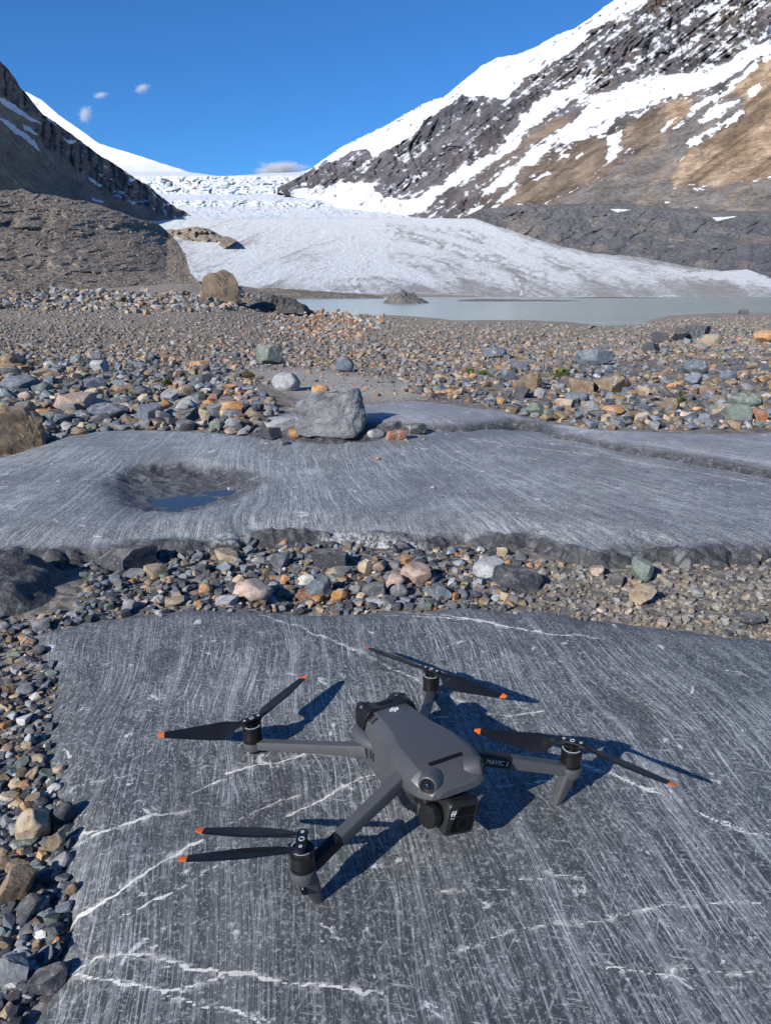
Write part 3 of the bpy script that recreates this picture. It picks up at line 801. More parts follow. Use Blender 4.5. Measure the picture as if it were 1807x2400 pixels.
# far serac ridge and ice cap behind the right mountain's left shoulder
me, PX, PY, T = sheet('ice_cap', 690, 1090, 200, Z4([(1270, 752), (1340, 728), (1400, 684), (1480, 632), (1560, 592), (1665, 540)]) + Z5([(60, 508), (130, 466), (200, 430), (243, 420), (262, 470), (330, 520)]), [(690, 470), (1090, 420)], 60, lambda PX, PY, T: 3300 + 500 * T + 0 * PX, 2.2, 131, 0.2,
                  lambda PX, PY, T: 0.012 * ridged(PX / 14, PY / 9, 4, 132))
set_attr(me, 'snow', np.full(PX.shape, 0.95)); set_attr(me, 'ice', sstep(0.1, .6, fbm(PX / 14, PY / 7, 3, 133)) * 0.7)
tag(link('ice_cap', me, bpy.data.materials['snow_and_ice']), 'white ice cap with broken seracs on the shoulder of the right mountain', 'ice cap', kind='structure')

# --- left mountain
lm_top = [(-500, -260), (-200, -60)] + Z4([(-60, 215), (0, 260), (40, 300), (70, 340), (90, 378), (120, 410), (150, 447), (185, 492), (250, 532), (330, 590), (420, 660), (500, 712), (560, 752), (640, 800), (700, 850), (760, 895), (812, 918), (822, 945), (840, 960)])
lm_bot = [(-500, 500), (0, 490), (190, 505), (330, 522), (456, 530)]
def lm_dist(PX, PY, T):
    near = pl(PX, [(-500, 330), (0, 520), (200, 800), (456, 1500)])
    far = pl(PX, [(-500, 700), (0, 1050), (200, 1500), (456, 1650)])
    return near + (far - near) * T
def lm_relief(PX, PY, T):
    a = math.radians(-38)
    u, v = PX * math.cos(a) - PY * math.sin(a), PX * math.sin(a) + PY * math.cos(a)
    c = lm_cliff(PX, PY)
    return 0.02 * fbm(u / 90, v / 60, 3, 140) + c * (0.03 * ridged(PX / 22, PY / 60, 4, 141) + 0.012 * ridged(u / 70, v / 9, 3, 142)) + 0.006 * fbm(PX / 9, PY / 9, 3, 143)
LSNOW = [Z4([(-60, 385), (0, 415), (60, 452), (110, 490), (182, 535), (150, 530), (80, 492), (0, 440), (-60, 410)]), Z4([(-60, 470), (0, 500), (70, 545), (160, 615), (182, 658), (150, 630), (60, 568), (0, 515), (-60, 490)]), Z4([(95, 535), (130, 550), (170, 585), (150, 580), (110, 560)]),
         Z4([(385, 765), (440, 800), (430, 806), (395, 785)]), Z4([(395, 850), (450, 865), (440, 878), (400, 862)]), Z4([(440, 900), (520, 915), (560, 938), (500, 918)]), Z4([(700, 890), (720, 915), (715, 930)]), Z4([(560, 860), (590, 880), (570, 880)]), Z4([(200, 500), (250, 540), (220, 530)]), Z4([(270, 590), (330, 620), (300, 620)]), Z4([(640, 800), (700, 870), (660, 830)])]
LCLIFF = [Z4([(-900, -400), (-60, 215), (0, 260), (40, 300), (90, 378), (150, 447), (250, 532), (420, 660), (560, 752), (700, 850), (822, 930), (830, 960), (740, 945), (640, 905), (500, 850), (400, 790), (300, 700), (200, 640), (160, 560), (200, 520), (100, 480), (40, 430), (0, 400), (-900, -100)])]
def lm_cliff(PX, PY):
    return blob(PX + 6 * fbm(PX / 18, PY / 18, 3, 144), PY + 6 * fbm(PX / 18, PY / 18, 3, 145), LCLIFF, 5)
me, PX, PY, T = sheet('mountain', -500, 456, 420, lm_top, lm_bot, 260, lm_dist, 2.5, 146, 0.3, lm_relief)
c = lm_cliff(PX, PY)
nz = fbm(PX / 18, PY / 10, 4, 147, 0.6)
sn = 0.1 + c * (0.14 + 0.62 * nz * sstep(60, 200, PX))
m = blob(PX + 4 * fbm(PX / 12, PY / 12, 3, 148), PY + 4 * fbm(PX / 12, PY / 12, 3, 149), LSNOW, 2)
sn = sn * (1 - m) + m * (0.95 + 0.2 * nz)
tone = fbm(PX / 30, PY / 18, 4, 150)[..., None]
rock = np.array([0.125, 0.105, 0.095]) * (1 + 0.5 * tone)
rock = rock + np.array([0.05, 0.022, 0.0]) * sstep(330, 180, PX - 0 * PY)[..., None] * sstep(0, .4, fbm(PX / 25, PY / 40, 3, 151))[..., None]
scree = np.array([0.205, 0.165, 0.125]) * (1 + 0.3 * tone)
tc = rock * c[..., None] + scree * (1 - c[..., None])
set_attr(me, 'snow', np.clip(sn, 0, 1)); set_attr(me, 'tint', np.clip(tc, .02, .6), 'COL')
MAT_LM = terrain_material('left_mountain_rock', 0.04, 0.6, 0.9, 1.2)
tag(link('mountain', me, MAT_LM), 'dark brown rocky mountain with thin snow strips at left', 'mountain', kind='structure')

# --- glacier tongue
gl_top = [(330, 520), (400, 515), (700, 512), (960, 511), (1110, 512), (1202, 542), (1305, 575), (1392, 594), (1500, 602), (1609, 624), (1690, 636), (1750, 631), (1807, 652), (2300, 690)]
me_px = (330, 2300)
def gl_relief(PX, PY, T):
    acr = 0.9 * PY - 0.40 * np.sqrt((PX - 850) ** 2 + 140 ** 2)
    return 0.008 * fbm(PX / 90, PY / 16, 4, 160) + 0.004 * ridged(PX / 60, (acr + 5 * fbm(PX / 30, PY / 12, 2, 158)) / 7, 4, 161)
me, PX, PY, T = sheet('glacier', 330, 2300, 620, gl_top, [(330, 704), (2300, 701)], 200, lambda PX, PY, T: glacier_dist(PY), 1.2, 162, 0.1, gl_relief)
a = np.arctan2(PY - 470, PX - 900)
acr = 0.9 * PY - 0.40 * np.sqrt((PX - 850) ** 2 + 140 ** 2)
wv = 6 * fbm(PX / 40, PY / 14, 3, 164)
lines = ridged(PX / 95 + PY / 60, (acr + wv) / 9, 5, 163, 0.65)
patch = fbm(PX / 120, acr / 30, 4, 169)
speck = fbm(PX / 7, PY / 3, 3, 159)
dirt = 0.18 + 0.42 * sstep(0.1, 0.75, lines) * (0.55 + 0.9 * patch) + 0.35 * patch + 0.25 * speck + 0.34 * sstep(640, 690, PY) + 0.28 * sstep(560, 440, PX) * sstep(530, 620, PY) + 0.16 * sstep(1250, 1600, PX)
topd = seg_dist(PX, PY, gl_top[4:])
dirt = dirt - 0.25 * sstep(560, 520, PY) + 0.35 * sstep(14, 2, topd)
brk = [Z5([(0, 985), (120, 1020), (200, 1050), (330, 1085), (400, 1100)]), Z5([(180, 970), (330, 1010), (480, 1050), (600, 1066)]), Z4([(1480, 980), (1520, 1040), (1580, 1090), (1560, 1160), (1530, 1220), (1545, 1260)]), Z5([(330, 1090), (480, 1120), (560, 1160), (680, 1190)]), Z4([(850, 1190), (960, 1150), (1100, 1060)]), Z5([(560, 1200), (590, 1240), (575, 1290)])]
chan = np.full(PX.shape, 99.0)
for b in brk:
    chan = np.minimum(chan, seg_dist(PX + 8 * fbm(PX / 14, PY / 14, 3, 165), PY + 5 * fbm(PX / 12, PY / 12, 3, 166), b))
chw = sstep(5.5, 1.0, chan)
dirt = np.clip(dirt - 0.8 * chw * sstep(-.2, .3, fbm(PX / 10, PY / 6, 2, 167)) + 0.32 * sstep(17, 5, chan) * sstep(-.3, .3, fbm(PX / 9, PY / 6, 3, 157)), 0, 1)
white_edge = blob(PX, PY, [Z5([(1200, 1165), (1400, 1165), (1560, 1155), (1700, 1200), (1900, 1260), (1500, 1225), (1300, 1195)])], 5)
dirt = np.clip(dirt - 0.7 * white_edge * (0.6 + fbm(PX / 20, PY / 5, 3, 168)), 0, 1)
set_attr(me, 'dirt', dirt)
s = NT('glacier_ice')
co = s.obj()
n = s.noise(s.mapping(co, (1, 0.25, 1)), 0.2, 6, 0.78)
n2 = s.noise(co, 0.35, 5, 0.8)
d = s.math('ADD', s.attr('dirt'), s.math('ADD', s.math('MULTIPLY_ADD', n, 0.7, -0.35), s.math('MULTIPLY_ADD', n2, 0.5, -0.25)))
col = s.mix(s.ramp(d, 0.12, 0.8), (0.67, 0.685, 0.685), (0.34, 0.33, 0.31))
col = s.mix(s.ramp(d, 0.62, 1.0, 0, 0.6), col, (0.27, 0.24, 0.21))
gmat = s.out(col, 0.6, s.bump(s.math('ADD', n, s.math('MULTIPLY', n2, .4)), 0.9, 2.0), 0.25)
tag(link('glacier', me, gmat), 'wide dirty white glacier tongue sloping down to the lake', 'glacier', kind='structure')

# --- moraines
MAT_MOR = terrain_material('moraine_debris', 0.3, 0.9, 0.9, 1.3)
mr_top = [(1000, 523), (1040, 519)] + Z5([(330, 938), (420, 905), (560, 888), (700, 885), (900, 880), (1100, 885), (1300, 905), (1500, 912), (1665, 915), (2100, 935)])
mr_bot = [(x, y + 16) for x, y in [(1000, 520), (1110, 512), (1202, 542), (1305, 575), (1392, 594), (1500, 602), (1609, 624), (1690, 636), (1750, 631), (1807, 652), (2050, 680)]]
def mr_dist(PX, PY, T):
    near = pl(PX, [(1000, 930), (1110, 900), (1305, 640), (1500, 560), (1690, 430), (1807, 380), (2050, 330)]) + 12
    far = pl(PX, [(1000, 1000), (1110, 1000), (1305, 900), (1500, 820), (1690, 740), (2050, 650)])
    return near + (far - near) * T
def mr_relief(PX, PY, T):
    u = PX * 0.78 + PY * 0.62 * 1.6
    gul = ridged((PX + 1.5 * PY) / 55 + 0.8 * fbm(PX / 70, PY / 40, 2, 170), (PY - 0.4 * PX) / 160, 4, 171)
    return (0.021 * gul + 0.009 * fbm(PX / 9, PY / 5, 4, 172)) * sstep(1.02, 0.85, T) * sstep(0, .12, T)
me, PX, PY, T = sheet('moraine', 1000, 2050, 420, mr_top, mr_bot, 130, mr_dist, 1.6, 173, 0.12, mr_relief)
tone = fbm(PX / 26, PY / 12, 4, 174)[..., None]
tc = np.array([0.108, 0.107, 0.112]) * (1 + 0.35 * tone) + np.array([0.05, 0.035, 0.015]) * sstep(0.1, .5, fbm(PX / 50, PY / 20, 3, 175))[..., None]
mp = blob(PX, PY, [Z5([(965, 903), (1062, 906), (1000, 918)]), Z5([(1408, 940), (1520, 934), (1430, 956)])], 2)
set_attr(me, 'snow', 0.05 + 0.9 * mp); set_attr(me, 'tint', tc, 'COL')
tag(link('moraine', me, MAT_MOR), 'dark grey gullied side moraine between the glacier and the right mountain', 'moraine', kind='structure')

ml_top = [(-700, 380), (-200, 430)] + Z4([(0, 818), (50, 826), (100, 815), (150, 836), (200, 840), (260, 852), (350, 866), (430, 884), (520, 918), (600, 946), (680, 964), (720, 996)]) + [(415, 566), (434, 596), (447, 640), (480, 676), (530, 694), (580, 703), (600, 708)]
ml_bot = [(-700, 708), (0, 706), (480, 709), (600, 710)]
def ml_dist(PX, PY, T):
    near = pl(PX, [(-700, 40), (0, 58), (330, 70), (480, 74), (600, 76)])
    far = pl(PX, [(-700, 110), (0, 150), (330, 180), (391, 172), (440, 140), (480, 105), (530, 84), (600, 78)])
    return near + (far - near) * (0.6 * T + 0.4 * T * T)
def ml_relief(PX, PY, T):
    u, v = PX * 0.8 + PY * 0.6, -PX * 0.6 + PY * 0.8
    k = sstep(0, 0.08, T) * sstep(600, 420, PX)
    w = fbm(PX / 60, PY / 25, 3, 186)
    return (0.030 * fbm(PX / 150 + w, PY / 34, 3, 180) + 0.007 * ridged((PX - 1.2 * PY) / 130 + w, (PY - 0.32 * PX) / 21 + w, 4, 181, 0.6) + 0.006 * fbm(PX / 14, PY / 3.5, 4, 182)) * k
def moraine_cover(me, PX, PY, k=1.0):
    tone = 0.6 * fbm(PX / 26, PY / 6, 4, 184)[..., None] + 0.5 * fbm(PX / 5, PY / 2.2, 2, 183)[..., None]
    tc = k * np.array([0.20, 0.168, 0.138]) * (1 + 0.5 * tone)
    tc = tc * (1 - 0.25 * sstep(0.1, .5, fbm((PX * .8 + PY * .6) / 60, (PY * .8 - PX * .6) / 14, 4, 185)))[..., None]
    set_attr(me, 'snow', np.zeros(PX.shape)); set_attr(me, 'tint', tc, 'COL')
MAT_MORL = terrain_material('moraine_brown', 1.3, 0.95, 0.95, 1.3)
me, PX, PY, T = sheet('moraine', -700, 600, 560, ml_top, ml_bot, 260, ml_dist, 2.2, 183, 0.2, ml_relief)
moraine_cover(me, PX, PY)
_co = np.zeros(len(me.vertices) * 3); me.vertices.foreach_get('co', _co)
MORAINE_PTS = _co.reshape(-1, 3)[((PX > -150) & (T > 0.01) & (T < 0.995) & (np.arange(PX.shape[0])[:, None] < PX.shape[0] - 4)).ravel()]
tag(link('moraine', me, MAT_MORL), 'brown stony moraine hill rising at left of the glacier', 'moraine', kind='structure')
kn_top = [(330, 560)] + Z4([(640, 1000), (700, 992), (770, 990), (850, 977), (905, 990), (960, 1018), (995, 1024), (1020, 1036)])
me, PX, PY, T = sheet('moraine', 330, 554, 160, kn_top, [(330, 660), (440, 632), (500, 600), (554, 566)], 60, lambda PX, PY, T: 610 + 110 * T - 0.25 * (PX - 440), 1.4, 187, 0.2, lambda PX, PY, T: (0.018 * fbm(PX / 30, PY / 12, 4, 188) + .012 * fbm(PX / 8, PY / 6, 3, 189)) * sstep(0, .1, T))
moraine_cover(me, PX, PY, 1.1)
tag(link('moraine', me, MAT_MORL), 'small brown moraine knoll jutting onto the left side of the glacier', 'moraine', kind='structure')

# --- lake with its mud banks
lx, ly = at_z(np.array([560, 2600, 2600, 560.0]), np.array([694.0, 694, 790, 790]), LAKE_Z)
gx, gy = np.meshgrid(np.linspace(-60, 420, 60), np.linspace(36, 262, 40))
me = grid_mesh('lake', gx, gy, np.full(gx.shape, LAKE_Z))
s = NT('milky_lake_water')
co = s.obj()
n = s.noise(s.mapping(co, (0.05, 0.6, 1)), 0.5, 4, 0.6)
wcol = s.mix(s.ramp(n, 0.4, 0.62), (0.195, 0.275, 0.255), (0.29, 0.36, 0.345))
nb = s.bump(s.noise(s.mapping(co, (0.2, 0.7, 1)), 0.6, 1), 0.012, 0.02)
tag(link('lake', me, s.out(wcol, 0.2, nb, 0.3)), 'milky grey green meltwater lake below the glacier', 'lake', kind='structure')

def mound(name, px0, px1, row_top, row_base, Y, depth, seed, label, peak=0.5, sharp=1.0, tintc=(0.15, 0.132, 0.115), base=None):
    base = LAKE_Z if base is None else base
    x0, x1 = float(ray(px0, row_base)[0]) * Y, float(ray(px1, row_base)[0]) * Y
    h = float(ray(0.5 * (px0 + px1), row_top)[2]) * Y + CAM_H - base
    u, v = np.meshgrid(np.linspace(-0.06, 1.06, 150), np.linspace(-1.05, 1.05, 50))
    w = np.where(u < peak, u / peak, (1 - u) / (1 - peak))
    prof = np.clip(w, -0.3, 1)
    prof = np.sign(prof) * np.abs(prof) ** sharp
    cross = 1 - v ** 2
    ns = 1 + 0.35 * fbm(u * 9, v * 3, 4, seed)
    z = base - 0.08 + h * np.minimum(prof, 1) * cross * ns + 0.05 * h * fbm(u * 40, v * 10, 3, seed + 1)
    X, Yg = x0 + (x1 - x0) * u, Y + depth * 0.5 * v * (0.5 + 0.5 * np.clip(prof, 0, 1))
    me = grid_mesh(name, X, Yg, z)
    set_attr(me, 'snow', np.zeros(X.shape)); set_attr(me, 'tint', np.array(tintc) * (1 + 0.3 * fbm(u * 20, v * 6, 3, seed + 2)[..., None]), 'COL')
    return tag(link(name, me, MAT_MORL), label, 'mud bank', kind='structure')
mound('mud_bank', 540, 900, 676, 706, 205, 26, 190, 'long low brown mud bank between the glacier foot and the lake', 0.25, 0.5)
mound('mud_bank', 896, 1006, 681, 714, 128, 12, 191, 'cone shaped brown gravel mound standing at the lake edge', 0.42, 0.8, (0.13, 0.122, 0.112))
mound('mud_bank', 820, 1060, 711, 725, 118, 8, 192, 'flat gravel spit at the foot of the cone shaped mound', 0.4, 0.4, (0.16, 0.15, 0.14))
mound('mud_bank', 1070, 1360, 700, 712, 150, 9, 193, 'thin dark gravel bar lying in the lake before the glacier', 0.2, 0.4, (0.14, 0.125, 0.11))
mound('mud_bank', 1340, 1560, 696, 701, 208, 8, 194, 'narrow dark debris strip along the glacier front', 0.3, 0.4, (0.14, 0.125, 0.11))
mound('mud_bank', 1740, 1980, 701, 706, 190, 8, 195, 'narrow gravel strip at the right end of the lake', 0.4, 0.4, (0.14, 0.13, 0.12))

mound('mud_bank', 575, 722, 690, 726, 60, 7, 196, 'lumpy dark mud bank right of the huge far tan boulder', 0.4, 0.4, (0.10, 0.092, 0.085), -0.95)
mound('mud_bank', 395, 580, 694, 724, 57, 6, 197, 'lumpy dark mud bank under the huge far tan boulder', 0.45, 0.4, (0.115, 0.105, 0.095), -0.7)
# --- small clouds
s = NT('cloud_vapour')
s.t.nodes.remove(s.bsdf)
co = s.obj()
ln = s.n('ShaderNodeVectorMath', {0: co}, operation='LENGTH').outputs['Value']
n = s.noise(co, 2.0, 6, 0.72)
den = s.math('MULTIPLY', s.ramp(s.math('ADD', s.math('MULTIPLY', n, 1.5), s.math('MULTIPLY', ln, -0.8)), 0.2, 0.6), 0.03)
pv = s.n('ShaderNodeVolumePrincipled', {'Color': (0.98, 0.985, 1.0), 'Density': den, 'Anisotropy': 0.2})
s.t.links.new(pv.outputs[0], s.t.nodes['Material Output'].inputs['Volume'])
def cloud(px, py, w, h, Y, label, tilt=0.0, thin=1.0):
    bm = bmesh.new()
    bmesh.ops.create_icosphere(bm, subdivisions=3, radius=1.0)
    me = bpy.data.meshes.new('cloud'); bm.to_mesh(me); bm.free()
    o = link('cloud', me, s.mat)
    dx, dy, dz = ray(px, py)
    o.location = (float(dx) * Y, Y, CAM_H + float(dz) * Y)
    o.scale = (w * Y / F / 2, w * Y / F / 3, h * Y / F / 2)
    o.rotation_euler = (0, tilt, 0.4 * px)
    o.rotation_euler = (0, tilt, 0)
    return tag(o, label, 'cloud', 'small clouds in the blue sky')
cloud(333, 207, 52, 26, 5200, 'small white cloud wisp, highest of the three in the open sky', -0.2)
cloud(236, 223, 50, 18, 5200, 'faint flat cloud wisp left of the highest wisp', -0.1)
cloud(200, 268, 54, 42, 5200, 'small ragged cloud wisp just above the left snow ridge', -0.7)
cloud(655, 396, 165, 46, 5600, 'long low white cloud behind the head of the glacier', -0.02)

# ------------------------------------------------------------------ stones
PAL = dict(g=(.165, .17, .178), d=(.058, .062, .072), b=(.115, .135, .165), l=(.29, .30, .31), w=(.43, .43, .41), t=(.31, .245, .17),
           o=(.36, .20, .095), r=(.24, .115, .075), n=(.185, .135, .09), e=(.13, .16, .14), p=(.33, .245, .205))
ADJ = dict(g='grey', d='dark grey', b='blue grey', l='pale grey', w='whitish', t='tan', o='orange', r='rust red', n='brown', e='greenish grey', p='pinkish')
_ico = {}
def ico(sub):
    if sub not in _ico:
        bm = bmesh.new()
        bmesh.ops.create_icosphere(bm, subdivisions=sub, radius=1.0)
        bm.verts.ensure_lookup_table()
        V = np.array([v.co[:] for v in bm.verts]); T = np.array([[v.index for v in f.verts] for f in bm.faces])
        bm.free()
        _ico[sub] = (V, T)
    return _ico[sub]
def rock_verts(sub, seed, kind):
    r = np.random.default_rng(seed)
    V = ico(sub)[0].copy()
    K, lo, hi = dict(a=(13, .40, .8), r=(14, .66, .92), b=(6, .66, .9), f=(9, .55, .85), s=(9, .55, .85))[kind]
    N = r.normal(size=(K, 3)); N /= np.linalg.norm(N, axis=1)[:, None]
    Dd = r.uniform(lo, hi, K)
    if kind in 'bfs':
        ax = np.array([[1, 0, 0], [-1, 0, 0], [0, 1, 0], [0, -1, 0], [0, 0, 1], [0, 0, -1]], float) + r.normal(size=(6, 3)) * 0.17
        ax /= np.linalg.norm(ax, axis=1)[:, None]
        N = np.r_[ax, N]; Dd = np.r_[r.uniform(.5, .68, 6), Dd]
    for _ in range(2):
        for n, dd in zip(N, Dd):
            ex = np.maximum(0, V @ n - dd)
            V -= ex[:, None] * n * 0.97
    if sub >= 3:
        q = fbm(V[:, 0] * 2.3 + V[:, 2] * 1.7 + seed, V[:, 1] * 2.3 - V[:, 2] * 1.1, 4, seed % 97)
        V += V * (0.07 * q)[:, None]
        q2 = fbm(V[:, 0] * 8 + V[:, 2] * 6 + seed, V[:, 1] * 8 - V[:, 2] * 5, 3, seed % 89)
        V += V * (0.022 * q2)[:, None]
    a = r.uniform(0, 6.28)
    V = V @ np.array([[math.cos(a), -math.sin(a), 0], [math.sin(a), math.cos(a), 0], [0, 0, 1]])
    V -= (V.max(0) + V.min(0)) / 2
    return V / (V.max(0) - V.min(0))

def stone_material(name, use_attr):
    s = NT(name)
    if use_attr:
        base, co, rnd = s.attr('col', 'Color'), s.obj(), 0.3
    else:
        oi = s.n('ShaderNodeObjectInfo')
        base, rnd = oi.outputs['Color'], oi.outputs['Random']
        co = s.n('ShaderNodeVectorMath', {0: s.n('ShaderNodeNewGeometry').outputs['Position'], 1: s.n('ShaderNodeCombineXYZ', {0: s.math('MULTIPLY', rnd, 40), 1: 3.0, 2: 1.0}).outputs[0]}, operation='ADD').outputs[0]
    n1 = s.noise(co, 28, 5, 0.7)
    n2 = s.noise(co, 150, 5, 0.75)
    k = s.math('ADD', s.math('MULTIPLY', n1, 0.6), s.math('MULTIPLY', n2, 0.4))
    h = s.n('ShaderNodeHueSaturation', {'Value': s.ramp(k, 0.3, 0.7, 0.55, 1.5), 'Color': base, 'Saturation': s.ramp(n1, 0.3, 0.7, 1.15, 0.85)})
    col = s.mix(s.ramp(n2, 0.57, 0.66, 0, 0.5), h.outputs[0], (0.36, 0.35, 0.33))
    col = s.mix(s.ramp(n2, 0.43, 0.34, 0, 0.5), col, (0.05, 0.05, 0.055))
    if not use_attr:                                           # pale veins on some of the stones
        w = s.n('ShaderNodeTexWave', {'Vector': co, 'Scale': s.math('MULTIPLY_ADD', rnd, 3.0, 1.0), 'Distortion': 9.0, 'Detail': 3.0, 'Detail Scale': 2.0})
        v = s.math('MULTIPLY', s.ramp(w.outputs[0], 0.96, 0.99), s.ramp(rnd, 0.7, 0.72, 0, 0.55))
        col = s.mix(s.math('MULTIPLY', v, s.ramp(n1, 0.42, 0.55)), col, (0.5, 0.49, 0.46))
        dust = s.n('ShaderNodeSeparateXYZ', {0: s.n('ShaderNodeNewGeometry').outputs['Normal']}).outputs[2]
        col = s.mix(s.math('MULTIPLY', s.ramp(dust, 0.3, 1.0, 0, 0.3), s.ramp(n1, .4, .6)), col, (0.34, 0.31, 0.27))
    nb = s.bump(k, 0.55, 0.008)
    return s.out(col, 0.85, nb, 0.25)
MAT_STONE = stone_material('stone', False)
MAT_STONES = stone_material('stone_heap', True)

